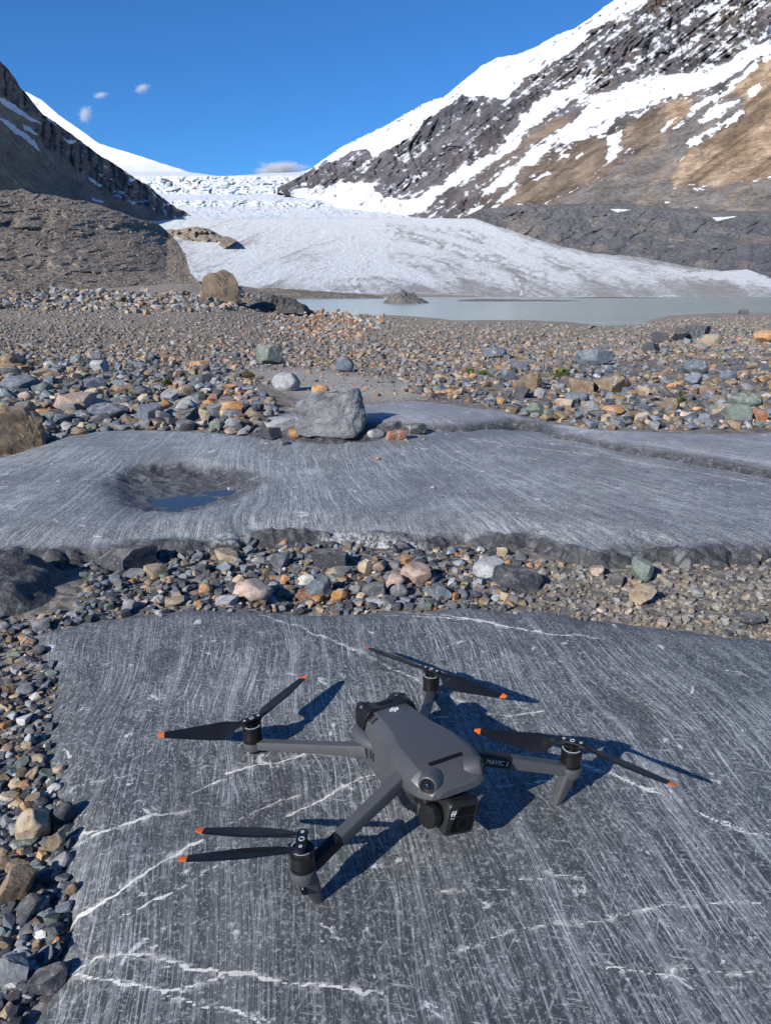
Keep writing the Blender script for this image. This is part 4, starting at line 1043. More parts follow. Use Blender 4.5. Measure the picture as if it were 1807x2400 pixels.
HAND = [  # photo box x0 y0 x1 y1, colour, shape, label, short landmark name
    (683, 918, 856, 1024, 'g', 'a', 'big angular grey boulder with a flat sloping face behind the pothole slab', 'the big angular grey boulder'),
    (729, 903, 772, 932, 'o', 'r', 'bright orange rounded rock right behind the big angular grey boulder', 'the bright orange rock'),
    (-60, 963, 83, 1076, 'n', 'b', 'large brown block cut off by the left edge standing on the slab', 'the brown block at the left edge'),
    (467, 640, 556, 714, 'n', 'b', 'huge tan boulder far off at the foot of the moraine', 'the huge far tan boulder'),
    (598, 812, 661, 860, 'e', 'r', 'rounded greenish boulder standing alone on the far plain', 'the lone greenish boulder'),
    (786, 837, 830, 877, 'b', 'r', 'small blue grey boulder on the pale sandy path', 'the blue grey boulder on the path'),
    (636, 876, 703, 922, 'l', 'r', 'pale speckled boulder at the left side of the sandy path', 'the pale speckled boulder'),
    (1351, 818, 1444, 861, 'b', 'r', 'large blue grey boulder with white streaks on the right plain', 'the white streaked boulder'),
    (1205, 870, 1274, 920, 'n', 'a', 'brown pointed rock with a sharp ridge right of the green tuft', 'the brown pointed rock'),
    (1381, 888, 1488, 924, 'n', 'f', 'long flat brown layered rock lying in the right rubble', 'the long flat brown rock'),
    (1331, 887, 1396, 927, 'n', 'b', 'brown block touching the left end of the long flat brown rock', 'the brown block'),
    (1606, 842, 1667, 880, 'b', 'r', 'rounded blue grey boulder in the right rubble below the dark cluster', 'the rounded blue grey boulder'),
    (1711, 917, 1797, 957, 'e', 'r', 'broad smooth greenish boulder near the right edge of the rubble', 'the broad greenish boulder'),
    (1689, 948, 1767, 996, 'e', 'a', 'greenish boulder with grey top standing at the edge of the pale slab', 'the grey topped greenish boulder'),
    (1413, 951, 1469, 976, 'o', 'r', 'flat orange red rock at the front of the right rubble', 'the flat orange red rock'),
    (1529, 779, 1570, 809, 'd', 'a', 'dark boulder at the left end of the far dark cluster', 'the far dark cluster'),
    (1578, 772, 1613, 801, 'd', 'a', 'dark boulder in the middle of the far dark cluster', ''),
    (1613, 765, 1668, 799, 'd', 'b', 'biggest dark boulder at the right end of the far dark cluster', ''),
    (1772, 777, 1830, 810, 'o', 'r', 'orange boulder at the right edge on the far plain', 'the orange boulder at the right edge'),
    (1640, 786, 1698, 812, 't', 'f', 'flat tan boulder in front of the far dark cluster', 'the flat tan boulder'),
    (1504, 804, 1550, 829, 'd', 'b', 'dark blocky boulder in front left of the far dark cluster', ''),
    (1731, 725, 1756, 738, 'd', 'f', 'small black rock alone on the shore bank at right', 'the black shore rock'),
    (1131, 815, 1190, 845, 'b', 'r', 'blue grey boulder on the plain left of the white streaked boulder', ''),
    (1689, 868, 1729, 897, 'b', 'r', 'small blue grey boulder right of the rounded blue grey boulder', ''),
    (1494, 905, 1523, 929, 't', 'b', 'upright tan block right of the long flat brown rock', ''),
    (1326, 920, 1385, 945, 'b', 'r', 'blue grey rock in front of the brown block', ''),
    (1301, 934, 1355, 959, 't', 'a', 'tan angular rock in front of the brown pointed rock', ''),
    (1364, 942, 1409, 978, 'g', 'a', 'grey angular rock just left of the flat orange red rock', ''),
    (1548, 934, 1594, 967, 'n', 'a', 'light brown angular rock midway along the front of the right rubble', ''),
    (1765, 959, 1802, 992, 'r', 'b', 'rust coloured block right of the grey topped greenish boulder', ''),
    (1581, 894, 1606, 913, 'o', 'r', 'small bright orange rock in the middle of the right rubble', ''),
    (209, 1293, 357, 1350, 'd', 'f', 'long flat dark brown stone at the left of the strip of stones', 'the long flat dark stone'),
    (542, 1360, 637, 1420, 'p', 'r', 'speckled pinkish granite cobble at the slab edge in the strip', 'the pinkish granite cobble'),
    (713, 1352, 778, 1412, 'b', 'a', 'dark blue grey angular cobble right of the pinkish granite cobble', 'the blue grey angular cobble'),
    (500, 1287, 558, 1327, 't', 'f', 'tan flat topped cobble at the back of the strip', 'the flat topped tan cobble'),
    (626, 1293, 680, 1339, 'g', 'a', 'grey brown pointed cobble in the middle back of the strip', ''),
    (727, 1293, 817, 1339, 'd', 'b', 'dark grey slab shaped stone leaning on the rock face behind the strip', 'the leaning dark stone'),
    (838, 1314, 873, 1352, 't', 'b', 'tan upright block in the strip below the pale patch of rock', ''),
    (463, 1366, 498, 1399, 'o', 'r', 'rounded orange cobble left of the pinkish granite cobble', ''),
    (384, 1404, 430, 1426, 't', 'f', 'flat tan stone at the left of the slab edge', ''),
    (846, 1366, 906, 1412, 'd', 'a', 'dark angular cobble in front of the round pinkish tan cobble', ''),
    (762, 1331, 803, 1358, 't', 'r', 'rounded tan cobble left of the upright tan block', ''),
    (697, 1347, 738, 1380, 'w', 'r', 'whitish rounded cobble above the blue grey angular cobble', ''),
    (656, 1347, 681, 1372, 'o', 'a', 'small orange cobble left of the whitish rounded cobble', ''),
    (689, 1386, 743, 1415, 'r', 'a', 'flat rust red cobble at the slab edge below the blue grey one', ''),
    (938, 1322, 1012, 1378, 'p', 'r', 'smooth round pinkish tan cobble in the middle of the strip', 'the round pinkish tan cobble'),
    (1110, 1313, 1185, 1366, 'l', 'b', 'pale grey block shaped cobble in the middle of the strip', 'the pale grey block'),
    (1481, 1308, 1531, 1374, 'e', 'a', 'upright greenish stone at the right end of the strip', 'the upright greenish stone'),
    (1478, 1376, 1540, 1428, 't', 'a', 'tan angular cobble in front of the upright greenish stone', 'the tan angular cobble'),
    (990, 1368, 1062, 1412, 'b', 'a', 'dark blue grey cobble in front of the round pinkish tan cobble', ''),
    (1163, 1344, 1280, 1396, 'd', 'f', 'wide flat dark rock half buried right of the pale grey block', 'the half buried dark rock'),
    (1730, 1433, 1800, 1469, 'd', 'r', 'dark grey rounded stone near the right edge of the slab', ''),
    (1383, 1327, 1417, 1355, 'p', 'b', 'pinkish block leaning on the rock face at right of the strip', ''),
    (1426, 1349, 1464, 1376, 'd', 'a', 'dark angular stone left of the upright greenish stone', ''),
    (928, 1303, 976, 1328, 'o', 'f', 'orange brown cobble behind the round pinkish tan cobble', ''),
    (903, 1346, 952, 1387, 'p', 'r', 'dull pink cobble touching the left of the round pinkish tan cobble', ''),
    (914, 1371, 957, 1406, 'g', 'r', 'grey rounded cobble in front of the dull pink cobble', ''),
    (1724, 1300, 1783, 1330, 'd', 'f', 'dark flat stone at the foot of the rock face near the right edge', ''),
    (1163, 1281, 1200, 1309, 't', 'a', 'tan stone resting against the rock face behind the pale grey block', ''),
    (29, 1908, 112, 1994, 't', 'r', 'large tan rounded stone in the gravel left of the slab', 'the large tan stone'),
    (96, 1955, 152, 2010, 't', 'a', 'tan knobbly stone just right of the large tan stone', ''),
    (106, 1890, 172, 1951, 'd', 'r', 'dark rounded stone behind the large tan stone at the slab edge', ''),
    (-20, 2055, 78, 2134, 'n', 'b', 'big brown stone with a broken face at the left edge', 'the big brown broken stone'),
    (18, 2118, 96, 2176, 'd', 'a', 'dark angular stone below the big brown broken stone', ''),
    (-30, 2254, 56, 2338, 'g', 'a', 'grey angular stone in the bottom left corner', 'the grey corner stone'),
    (54, 2263, 150, 2344, 'd', 'f', 'long dark stone lying against the slab in the bottom left corner', ''),
    (84, 1998, 114, 2028, 'o', 'a', 'small orange stone in front of the large tan stone', ''),
    (46, 1496, 82, 1517, 'r', 'r', 'reddish brown oval pebble at the upper left corner of the slab', ''),
    (122, 1797, 150, 1818, 't', 'r', 'small tan pebble on the left edge of the slab', ''),
    (153, 2075, 184, 2103, 'n', 'r', 'small brown stone lying on the slab left of the drone', ''),
    (108, 2190, 137, 2225, 'g', 'a', 'small grey stone on the slab edge above the bottom left corner', ''),
    (52, 1722, 80, 1752, 'l', 'a', 'pale triangular stone in the gravel left of the slab', ''),
    (36, 1679, 73, 1705, 'w', 'a', 'whitish flecked stone in the gravel left of the slab', ''),
    (110, 1840, 143, 1863, 'w', 'r', 'pale pebble just right of the pale gravel at the slab edge', ''),
    (-6, 1856, 28, 1899, 'b', 'f', 'blue grey flat stone at the left edge above the large tan stone', ''),
    (-4, 856, 42, 889, 'd', 'f', 'dark flat block at the left edge below the brown boulder', ''),
    (-10, 829, 53, 867, 'n', 'r', 'brown boulder at the left edge at the back of the left rubble', 'the brown boulder at the left edge'),
    (-8, 883, 82, 927, 'b', 'r', 'wide blue grey boulder at the left edge of the left rubble', 'the wide blue grey boulder'),
    (78, 967, 140, 1006, 'e', 'r', 'dark green grey boulder right of the brown block on the slab', 'the dark green grey boulder'),
    (113, 940, 216, 969, 'p', 'f', 'long banded pinkish stone in the left rubble', 'the long banded stone'),
    (200, 946, 295, 990, 'b', 'r', 'broad grey boulder in the middle of the left rubble', 'the broad grey boulder'),
    (298, 905, 352, 933, 'd', 'a', 'dark angular boulder at the middle back of the left rubble', 'the dark angular boulder'),
    (409, 937, 461, 973, 'l', 'r', 'pale brown rounded boulder near the right of the left rubble', 'the pale rounded boulder'),
    (360, 939, 400, 966, 'o', 'r', 'orange cobble left of the pale rounded boulder', 'the orange cobble'),
    (436, 959, 491, 998, 't', 'a', 'tan pointed stone in front of the pale rounded boulder', ''),
    (604, 1003, 659, 1036, 'd', 'b', 'dark grey block at the left foot of the big angular grey boulder', ''),
    (675, 1006, 713, 1033, 'o', 'r', 'orange brown cobble right of the dark grey block by the big boulder', ''),
    (523, 900, 558, 919, 'o', 'a', 'flat orange stone left of the pale speckled boulder', ''),
    (208, 845, 252, 875, 'l', 'a', 'pale grey stone at the back of the left rubble', ''),
    (317, 837, 352, 856, 't', 'f', 'tan flat stone at the far back of the left rubble', ''),
    (442, 848, 490, 867, 'o', 'f', 'orange flat stone at the far back of the left rubble', ''),
    (374, 913, 417, 946, 'l', 'a', 'pale grey angular stone behind the pale rounded boulder', ''),
    (612, 984, 690, 1017, 'l', 'f', 'pale flat slab shaped stone left of the big angular grey boulder', ''),
    (569, 958, 618, 990, 'n', 'a', 'grey brown pointed stone on the bedrock left of the big boulder', ''),
    (154, 1000, 203, 1022, 'n', 'r', 'brown stone at the edge of the pothole slab', ''),
    (485, 921, 515, 943, 'r', 'a', 'rust red stone behind the tan pointed stone', ''),
    (260, 930, 312, 957, 'd', 'r', 'dark rounded stone behind the broad grey boulder', ''),
    (70, 864, 119, 889, 'n', 'a', 'brown stone right of the brown boulder at the left edge', ''),
    (80, 900, 118, 927, 'e', 'r', 'green grey stone right of the wide blue grey boulder', ''),
    (40, 919, 75, 943, 'p', 'r', 'pinkish tan stone in front of the wide blue grey boulder', ''),
    (903, 1008, 957, 1035, 'r', 'b', 'red brown stone at the right foot of the big angular grey boulder', 'the red brown stone'),
    (950, 994, 1004, 1022, 'd', 'f', 'dark flat stone leaning on the red brown stone', ''),
    (902, 993, 952, 1012, 'd', 'f', 'dark flat stone lying on top of the red brown stone', ''),
    (857, 1007, 903, 1032, 'g', 'r', 'grey cobble between the big angular grey boulder and the red brown stone', ''),
    (533, 1143, 549, 1157, 'l', 'b', 'little pale stone beside the puddle in the pothole', ''),
    (466, 1168, 478, 1176, 'd', 'r', 'tiny dark pebble at the rim of the pothole puddle', ''),
    (1009, 1139, 1019, 1147, 'd', 'r', 'tiny black pebble alone on the polished middle slab', ''),
    (880, 1071, 892, 1079, 'o', 'r', 'tiny orange pebble on the pothole slab in front of the big boulder', ''),
]

occupied = []                                                   # x, y, radius of the placed stones
landmarks = []
def rock_object(x0, y0, x1, y1, ckey, shape, seed, label, group, name, hull=None):
    cxp, w_px, h_px = (x0 + x1) / 2, x1 - x0, y1 - y0
    gx, gy = land(cxp, y1 - 0.10 * h_px)
    gx, gy = float(gx[0]), float(gy[0])
    depth_cam = gy * math.cos(PITCH) - (top_z(gx, gy)[0] - CAM_H) * math.sin(PITCH)
    w = w_px * depth_cam / F
    r = np.random.default_rng(seed)
    dep = w * r.uniform(0.7, 0.95)
    el = math.atan2(CAM_H, gy)
    h = np.clip((h_px * depth_cam / F - 0.55 * dep * math.sin(el)) / math.cos(el), 0.38 * w, 1.25 * w)
    if shape == 'f': h = min(h, 0.45 * w)
    cxw, cyw = gx, gy + dep * 0.40
    sub = 4 if w_px > 60 else 3
    T = ico(sub)[1]
    if hull is None:
        V = rock_verts(sub, seed, shape) * np.array([w, dep, h * 1.14])
    else:
        h = h_px * depth_cam / F * 0.93
        V, T = hull_verts(hull, seed)
        V = V * np.array([w, dep, h * 1.14])
    if shape == 'f': V[:, 2] += V[:, 0] * r.uniform(-.08, .08)
    V[:, 2] -= V[:, 2].min()
    yaw = -math.atan2(gx, gy)
    me = mesh_arrays(name, V, T, np.full(len(T), 3))
    me.set_sharp_from_angle(angle=math.radians(24 if shape != 'r' else 50))
    o = link(name, me, MAT_STONE)
    zs = top_z(np.array([cxw - .3 * w, cxw, cxw + .3 * w]), np.full(3, cyw))
    o.location = (cxw, cyw, float(min(top_z(gx, gy)[0], zs.mean())) - 0.14 * h)
    o.rotation_euler = (0, 0, yaw)
    c = np.array(PAL[ckey]) * r.uniform(0.85, 1.12)
    o.color = (*c, 1)
    occupied.append((cxw, cyw, w * 0.5))
    return tag(o, label, 'boulder' if name == 'boulder' else 'stone', group)

HULLS = {   # corners of a boulder: (across 0..1, depth 0..1, height 0..1)
    0: [(0, .1, 0), (.01, .05, .55), (.04, .12, .74), (.34, .12, .93), (.80, .14, 1), (.93, .25, .96), (.99, .35, .4), (1, .35, 0), (.80, 0, .0), (.2, -.02, 0), (.55, 0, .1), (.93, .12, .12), (.1, .8, 0), (.95, .9, 0), (.2, .75, .5), (.85, .8, .75)],
    2: [(0, 0, 0), (0, 0, .8), (.1, .1, 1), (.75, .1, .98), (.95, .15, .8), (1, .2, .45), (.96, .1, .12), (.8, .05, 0), (0, 1, 0), (0, 1, .9), (.8, .9, .9), (1, .9, .4), (.9, .9, 0)],
    3: [(0, 0, 0), (.02, 0, .6), (.12, .1, .80), (.45, .2, .93), (.62, .3, 1), (.85, .3, .90), (.97, .2, .62), (1, .1, .15), (.9, 0, 0), (.15, .9, 0), (.15, .9, .7), (.9, .9, .7), (.95, .9, 0), (.5, -.06, .4)],
    8: [(0, .1, 0), (0, .1, .35), (.35, .1, .72), (.85, .2, 1), (.98, .3, .62), (1, .3, .25), (.8, 0, 0), (.3, -.05, 0), (.1, .9, 0), (.9, .9, 0), (.7, .8, .7)]}
def hull_verts(k, seed):
    bm = bmesh.new()
    for p in HULLS[k]:
        bm.verts.new(p)
    bmesh.ops.convex_hull(bm, input=bm.verts)
    bmesh.ops.delete(bm, geom=[v for v in bm.verts if not v.link_faces], context='VERTS')
    bmesh.ops.bevel(bm, geom=bm.edges[:], offset=0.035, segments=2, profile=0.6, affect='EDGES', clamp_overlap=True)
    bmesh.ops.triangulate(bm, faces=bm.faces[:])
    for it in range(4):
        bmesh.ops.subdivide_edges(bm, edges=[e for e in bm.edges if e.calc_length() > 0.07], cuts=1, use_grid_fill=True)
        bmesh.ops.triangulate(bm, faces=bm.faces[:])
    bm.normal_update(); bm.verts.ensure_lookup_table()
    V = np.array([v.co[:] for v in bm.verts]); N = np.array([v.normal[:] for v in bm.verts])
    T = np.array([[v.index for v in f.verts] for f in bm.faces])
    bm.free()
    q = fbm(V[:, 0] * 4 + V[:, 2] * 3.1 + seed, V[:, 1] * 4 - V[:, 2] * 3.7, 5, seed % 71, 0.6)
    V = V + N * (0.075 * q)[:, None]
    V[:, 0] -= 0.5; V[:, 1] -= 0.5; V[:, 2] -= 0.5
    return V, T
for k, (x0, y0, x1, y1, ck, sh, lab, short) in enumerate(HAND):
    nm = 'boulder' if 'boulder' in lab else 'stone'
    rock_object(x0, y0, x1, y1, ck, sh, 1000 + k * 7, lab, 'loose stones around the bedrock', nm, k if k in HULLS else None)
    if short:
        landmarks.append(((x0 + x1) / 2, y1, short))

# more of the larger loose stones, each its own object, described from the nearest landmark stone
AREAS = {
    'strip': [(60, 1475), (180, 1440), (200, 1330), (330, 1280), (480, 1275), (700, 1275), (880, 1290), (1090, 1290), (1200, 1300), (1400, 1335), (1500, 1320), (1700, 1290), (2250, 1285), (2250, 1545), (1628, 1495), (1357, 1460), (1194, 1444), (1085, 1438), (977, 1440), (760, 1444), (608, 1440), (456, 1442), (326, 1465), (200, 1490), (60, 1520)],
    'column': [(-260, 1440), (-40, 1435), (120, 1440), (215, 1425), (180, 1475), (90, 1490), (125, 1540), (140, 1670), (118, 1790), (140, 1850), (160, 1943), (162, 2033), (165, 2146), (135, 2259), (85, 2350), (45, 2430), (-60, 2450), (-300, 2400)],
    'left': [(-330, 850), (-40, 850), (300, 838), (560, 862), (610, 925), (690, 1000), (670, 1055), (560, 1050), (420, 1030), (300, 1022), (160, 1032), (90, 1060), (-40, 1040), (-330, 1050)],
    'right': [(1090, 830), (1350, 815), (1560, 770), (1830, 760), (2250, 760), (2250, 1000), (1830, 1005), (1600, 1008), (1400, 1008), (1270, 992), (1180, 965), (1090, 945), (1010, 935), (940, 915), (1040, 880)],
    'beach': [(-330, 705), (-40, 712), (460, 720), (700, 728), (760, 742), (900, 742), (1060, 757), (1240, 757), (1400, 768), (1520, 760), (1600, 745), (2250, 738), (2250, 830), (1350, 850), (1000, 905), (930, 935), (560, 900), (540, 868), (300, 845), (-330, 850)]}
PLACE = dict(strip='in the strip between the two slabs', column='in the gravel left of the drone slab', left='in the left rubble', right='in the right rubble', beach='on the far plain')
MIXES = dict(strip='dddddgggbbbttonnnlepgd', column='dddddddgggbbbettnnnlow', left='ggggbbbbddttnnnnodlpegt', right='ggggbbbddttnnnnnolepd', beach='gggbbdttnnnolprgtn')
def pick(area, n):
    poly = AREAS[area]
    p = np.array(poly)
    out = []
    while len(out) < n:
        q = rng.uniform(p.min(0), p.max(0), (n * 2, 2))
        out += list(q[inside(q[:, 0], q[:, 1], poly)])
    return np.array(out[:n])
used_labels = {}
def random_stones(area, n, smin, smax, power):
    made, tries = 0, 0
    while made < n and tries < n * 14:
        tries += 1
        px, py = pick(area, 1)[0]
        if not 8 < px < 1800 or py > 2385: continue
        if 600 < px < 960 and 866 < py < 940 and area != 'strip': continue
        u = rng.random() ** power
        size = smin * (smax / smin) ** u
        if area == 'column': size *= 0.7 + 0.6 * (py - 1480) / 900
        if area in ('left', 'right'): size *= 0.55 + 0.6 * (py - 830) / 170
        if area == 'strip' and px > 1230: size *= 0.62
        gx, gy = land(px, py)
        gx, gy = float(gx[0]), float(gy[0])
        rad = size * gy / F / 2
        if on_rock(gx, gy)[0]: continue
        if any((gx - a) ** 2 + (gy - b) ** 2 < (0.74 * (rad + c)) ** 2 for a, b, c in occupied): continue
        ck = MIXES[area][rng.integers(len(MIXES[area]))]
        sh = 'aaaarbbf'[rng.integers(8)]
        hfac = rng.uniform(0.5, 0.8) if sh != 'f' else 0.42
        lm = sorted(landmarks, key=lambda l: (l[0] - px) ** 2 + (2.2 * (l[1] - py)) ** 2)
        lab = None
        szw = 'large' if size > 0.55 * smax else 'small'
        shw = dict(a='angular', r='rounded', b='blocky', f='flat')[sh]
        for l in lm[:6]:
            dx, dy = px - l[0], (py - l[1]) * 2.2
            where = ('just left of ' if dx < 0 else 'just right of ') if abs(dx) > abs(dy) else ('just behind ' if dy < 0 else 'just in front of ')
            cand = '%s %s %s stone %s%s' % (szw, ADJ[ck], shw, where, l[2])
            if cand not in used_labels:
                lab = cand
                break
        if lab is None: continue
        used_labels[lab] = 1
        rock_object(px - size / 2, py - size * hfac, px + size / 2, py, ck, sh, 5000 + int(rng.integers(1e6)), lab, 'loose stones around the bedrock', 'stone')
        made += 1
    return made
made = [random_stones(*a) for a in (('strip', 56, 22, 60, 1.3), ('column', 26, 26, 62, 1.2), ('left', 62, 22, 62, 1.2), ('right', 44, 20, 58, 1.3), ('beach', 6, 12, 22, 1))]
print('individual stones', len(HAND), made)

# all the smaller stones: too many to count
def heap(name, label, n, area, smin, smax, power, sub, lift=0.3, nvar=10, clump=None, pts=None):
    P = pick('beach' if pts is not None else area, n)
    if clump is not None:
        k = clump(P[:, 0], P[:, 1]) > rng.random(n)
        P = P[k]
    n = len(P)
    gx, gy = land(P[:, 0], P[:, 1])
    k = ~on_rock(gx, gy) | (rng.random(n) < 0.012) | (pts is not None)
    P, gx, gy = P[k], gx[k], gy[k]
    n = len(P)
    size = smin * (smax / smin) ** (rng.random(n) ** power)
    if area == 'column': size *= 0.7 + 0.7 * (P[:, 1] - 1480) / 900
    if area in ('left', 'right'): size *= 0.6 + 0.6 * (P[:, 1] - 830) / 170
    if area == 'strip': size *= np.where(P[:, 0] > 1230, 0.75, 1)
    if area == 'beach': size *= 0.58 + 0.6 * sstep(735, 850, P[:, 1])
    w = size * np.hypot(gy, CAM_H) / F
    gz = top_z(gx, gy)
    mix = MIXES[area]
    ci = rng.integers(len(mix), size=n)
    base = np.array([PAL[c] for c in mix])[ci] * rng.uniform(0.7, 1.3, (n, 1))
    if pts is not None:                                         # scree lying on a given slope
        q = pts[rng.integers(len(pts), size=n)]
        gx, gy, gz = q[:, 0], q[:, 1], q[:, 2]
        w = size * gy / F
        base = base * 0.5 + 0.5 * np.array([0.20, 0.168, 0.138]) * rng.uniform(0.6, 1.4, (n, 1))
    if area == 'strip':                                         # the right end of the strip is paler, flatter gravel
        f = sstep(1150, 1400, P[:, 0])[:, None]
        base = base * (1 - f * .6) + f * .6 * np.array([0.27, 0.245, 0.205]) * rng.uniform(0.5, 1.25, (n, 1))
    if area == 'beach':
        f = (0.72 - 0.5 * sstep(750, 850, P[:, 1]))[:, None]
        base = base * (1 - f) + f * np.array([0.235, 0.205, 0.172]) * rng.uniform(0.7, 1.25, (n, 1))
    Vs, Ts, Cs, off = [], [], [], 0
    T = ico(sub)[1]
    var = rng.integers(nvar, size=n)
    for v in range(nvar):
        m = np.where(var == v)[0]
        if not len(m): continue
        B = rock_verts(sub, 9000 + v + 31 * len(name), 'aabfa'[v % 5])
        a = rng.uniform(0, 6.283, len(m))
        ca, sa = np.cos(a), np.sin(a)
        sx, sy, sz = w[m] * rng.uniform(.8, 1.15, len(m)), w[m] * rng.uniform(.7, 1.1, len(m)), w[m] * rng.uniform(.4, .85, len(m))
        tx = rng.normal(0, 0.25, len(m))
        x, y, z = B[None, :, 0] * sx[:, None], B[None, :, 1] * sy[:, None], B[None, :, 2] * sz[:, None]
        z = z + x * tx[:, None]
        X = x * ca[:, None] - y * sa[:, None] + gx[m][:, None]
        Y = x * sa[:, None] + y * ca[:, None] + gy[m][:, None]
        Z = z + (gz[m] + sz * lift)[:, None]
        k = B.shape[0]
        Vs.append(np.stack([X, Y, Z], -1).reshape(-1, 3))
        Ts.append((T[None] + (off + np.arange(len(m)) * k)[:, None, None]).reshape(-1, 3))
        Cs.append(np.repeat(base[m], k, 0))
        off += k * len(m)
    me = mesh_arrays(name, np.concatenate(Vs), np.concatenate(Ts), np.full(sum(map(len, Ts)), 3), smooth=True)
    set_attr(me, 'col', np.concatenate(Cs), 'COL')
    me.set_sharp_from_angle(angle=math.radians(22))
    return tag(link(name, me, MAT_STONES), label, 'gravel', kind='stuff')
nosand = lambda x, y: 1 - 0.93 * sstep(-30, 10, sdf(x, y * 1.5, [(a, b * 1.5) for a, b in SAND]))
heap('gravel', 'dark and tan gravel filling the strip between the two slabs', 5200, 'strip', 7, 30, 1.5, 2)
heap('gravel', 'dark mixed gravel along the left side of the drone slab', 3600, 'column', 9, 34, 1.5, 2)
heap('gravel', 'mixed rubble of small stones on the left behind the pothole slab', 4400, 'left', 7, 34, 1.5, 2)
heap('gravel', 'mixed rubble of small stones on the right behind the pale slab', 4500, 'right', 6, 32, 1.6, 2)
heap('gravel', 'fine stones scattered over the far outwash plain', 24000, 'beach', 3.6, 15, 2.0, 1, clump=nosand)
AREAS['pile'] = [(-40, 680), (120, 682), (300, 686), (460, 690), (470, 690), (560, 690), (640, 705), (715, 718), (690, 735), (560, 730), (300, 735), (-40, 724)]
MIXES['pile'] = 'ggttnnldbp'; PLACE['pile'] = ''
heap('gravel', 'bank of broken stones at the foot of the left moraine', 2200, 'pile', 4, 20, 1.7, 2)
MIXES['scree'] = 'gnnttnnd'
heap('gravel', 'loose brown scree covering the left moraine hill', 6500, 'scree', 1.8, 7, 1.8, 1, lift=0.2, pts=MORAINE_PTS)
AREAS['ridge'] = [(640, 728), (800, 732), (905, 738), (900, 765), (840, 800), (720, 795), (620, 765)]
MIXES['ridge'] = 'ggttnnlopr'
heap('gravel', 'band of larger tan stones on the plain before the lake', 700, 'ridge', 6, 15, 1.4, 2)
AREAS['behind'] = [(700, 1010), (900, 1020), (1010, 1010), (1030, 1030), (980, 1052), (860, 1062), (740, 1052), (660, 1040)]
MIXES['behind'] = 'ggttldn'
heap('gravel', 'grit and small stones at the foot of the big angular grey boulder', 420, 'behind', 4, 13, 1.6, 2)

# ------------------------------------------------------------------ small plants among the stones
s = NT('leaf_green')
lc = s.mix(s.noise(s.obj(), 60, 3), (0.05, 0.085, 0.018), (0.12, 0.15, 0.035))
MAT_LEAF = s.out(lc, 0.6, None, 0.3)
s = NT('leaf_dry')
MAT_DRY = s.out(s.mix(s.noise(s.obj(), 60, 3), (0.11, 0.085, 0.035), (0.19, 0.15, 0.06)), 0.7, None, 0.2)
def plant(x0, y0, x1, y1, label, mat, seed):
    r = np.random.default_rng(seed)
    gx, gy = land((x0 + x1) / 2, y1)
    gx, gy = float(gx[0]), float(gy[0])
    w, h = (x1 - x0) * gy / F, (y1 - y0) * gy / F
    V, Q = [], []
    for k in range(150):
        a, rr = r.uniform(0, 6.28), r.uniform(0, 1) ** .6
        bx, by = math.cos(a) * rr * w * .42, math.sin(a) * rr * w * .42
        bz = h * r.uniform(0.0, 0.8) * (1 - 0.5 * rr)
        L, b = h * r.uniform(.25, .5), r.uniform(0, 6.28)
        d = np.array([math.cos(b) * .6, math.sin(b) * .6, r.uniform(.2, 1.0)]); d /= np.linalg.norm(d)
        sd = np.cross(d, [0, 0, 1]); sd = sd / (np.linalg.norm(sd) + 1e-6) * L * .22
        p = np.array([bx, by, bz]); o = len(V)
        V += [p, p + d * L * .5 + sd, p + d * L, p + d * L * .5 - sd]
        Q.append((o, o + 1, o + 2, o + 3))
    me = mesh_arrays('plant', V, Q, [4] * len(Q), smooth=False)
    o = link('plant', me, mat)
    o.location = (gx, gy + w * .3, float(top_z(gx, gy)[0]) - 0.01 * h)
    tag(o, label, 'plant', 'low plants among the stones')
plant(1290, 862, 1342, 888, 'bright green leafy tuft right of the brown pointed rock', MAT_LEAF, 1)
plant(1084, 862, 1122, 882, 'low green plant at the left edge of the right rubble', MAT_LEAF, 2)
plant(1118, 866, 1152, 884, 'flat green plant next to the low one, nearer the brown pointed rock', MAT_LEAF, 3)
plant(1184, 868, 1212, 884, 'small green sprig behind the brown pointed rock', MAT_LEAF, 8)
plant(554, 866, 597, 890, 'dry yellowish tuft left of the pale speckled boulder', MAT_DRY, 4)
plant(380, 884, 404, 908, 'small green plant behind the pale rounded boulder', MAT_LEAF, 5)
plant(222, 958, 240, 978, 'thin green sprout on the broad grey boulder side', MAT_LEAF, 6)
plant(1586, 928, 1612, 946, 'green sprout in the front of the right rubble', MAT_LEAF, 7)

# ------------------------------------------------------------------ the drone (its own frame: x to its right, y forward, z up, metres)
M_GREY = plastic('grey_plastic', (0.056, 0.058, 0.063), 0.40, 0.5)
M_BLACK = plastic('black_plastic', (0.008, 0.008, 0.009), 0.42, 0.28, 0.04)
M_CAM = plastic('camera_black', (0.016, 0.016, 0.017), 0.45, 0.35, 0.03)
M_BLADE = plastic('blade_black', (0.007, 0.008, 0.011), 0.45, 0.28, 0.03)
M_ORANGE = plastic('orange_tip', (0.68, 0.135, 0.022), 0.45, 0.35, 0.02)
M_METAL = plastic('motor_metal', (0.008, 0.0078, 0.008), 0.26, 0.45, 0.02)
M_STEEL_GLINT = plastic('steel_and_glint', (0.32, 0.36, 0.40), 0.3, 0.6, 0.02)  # steel of the screws, and the colour of the painted glints
M_WHITE = plastic('white_print', (0.72, 0.74, 0.76), 0.5, 0.3, 0.01)
M_PRINT = plastic('grey_print', (0.5, 0.51, 0.53), 0.5, 0.3, 0.01)
s = NT('lens_glass'); M_LENS = s.out((0.004, 0.006, 0.012), 0.04, None, 0.8)
s = NT('dark_window'); M_WIN = s.out((0.002, 0.002, 0.0025), 0.15, None, 0.2)
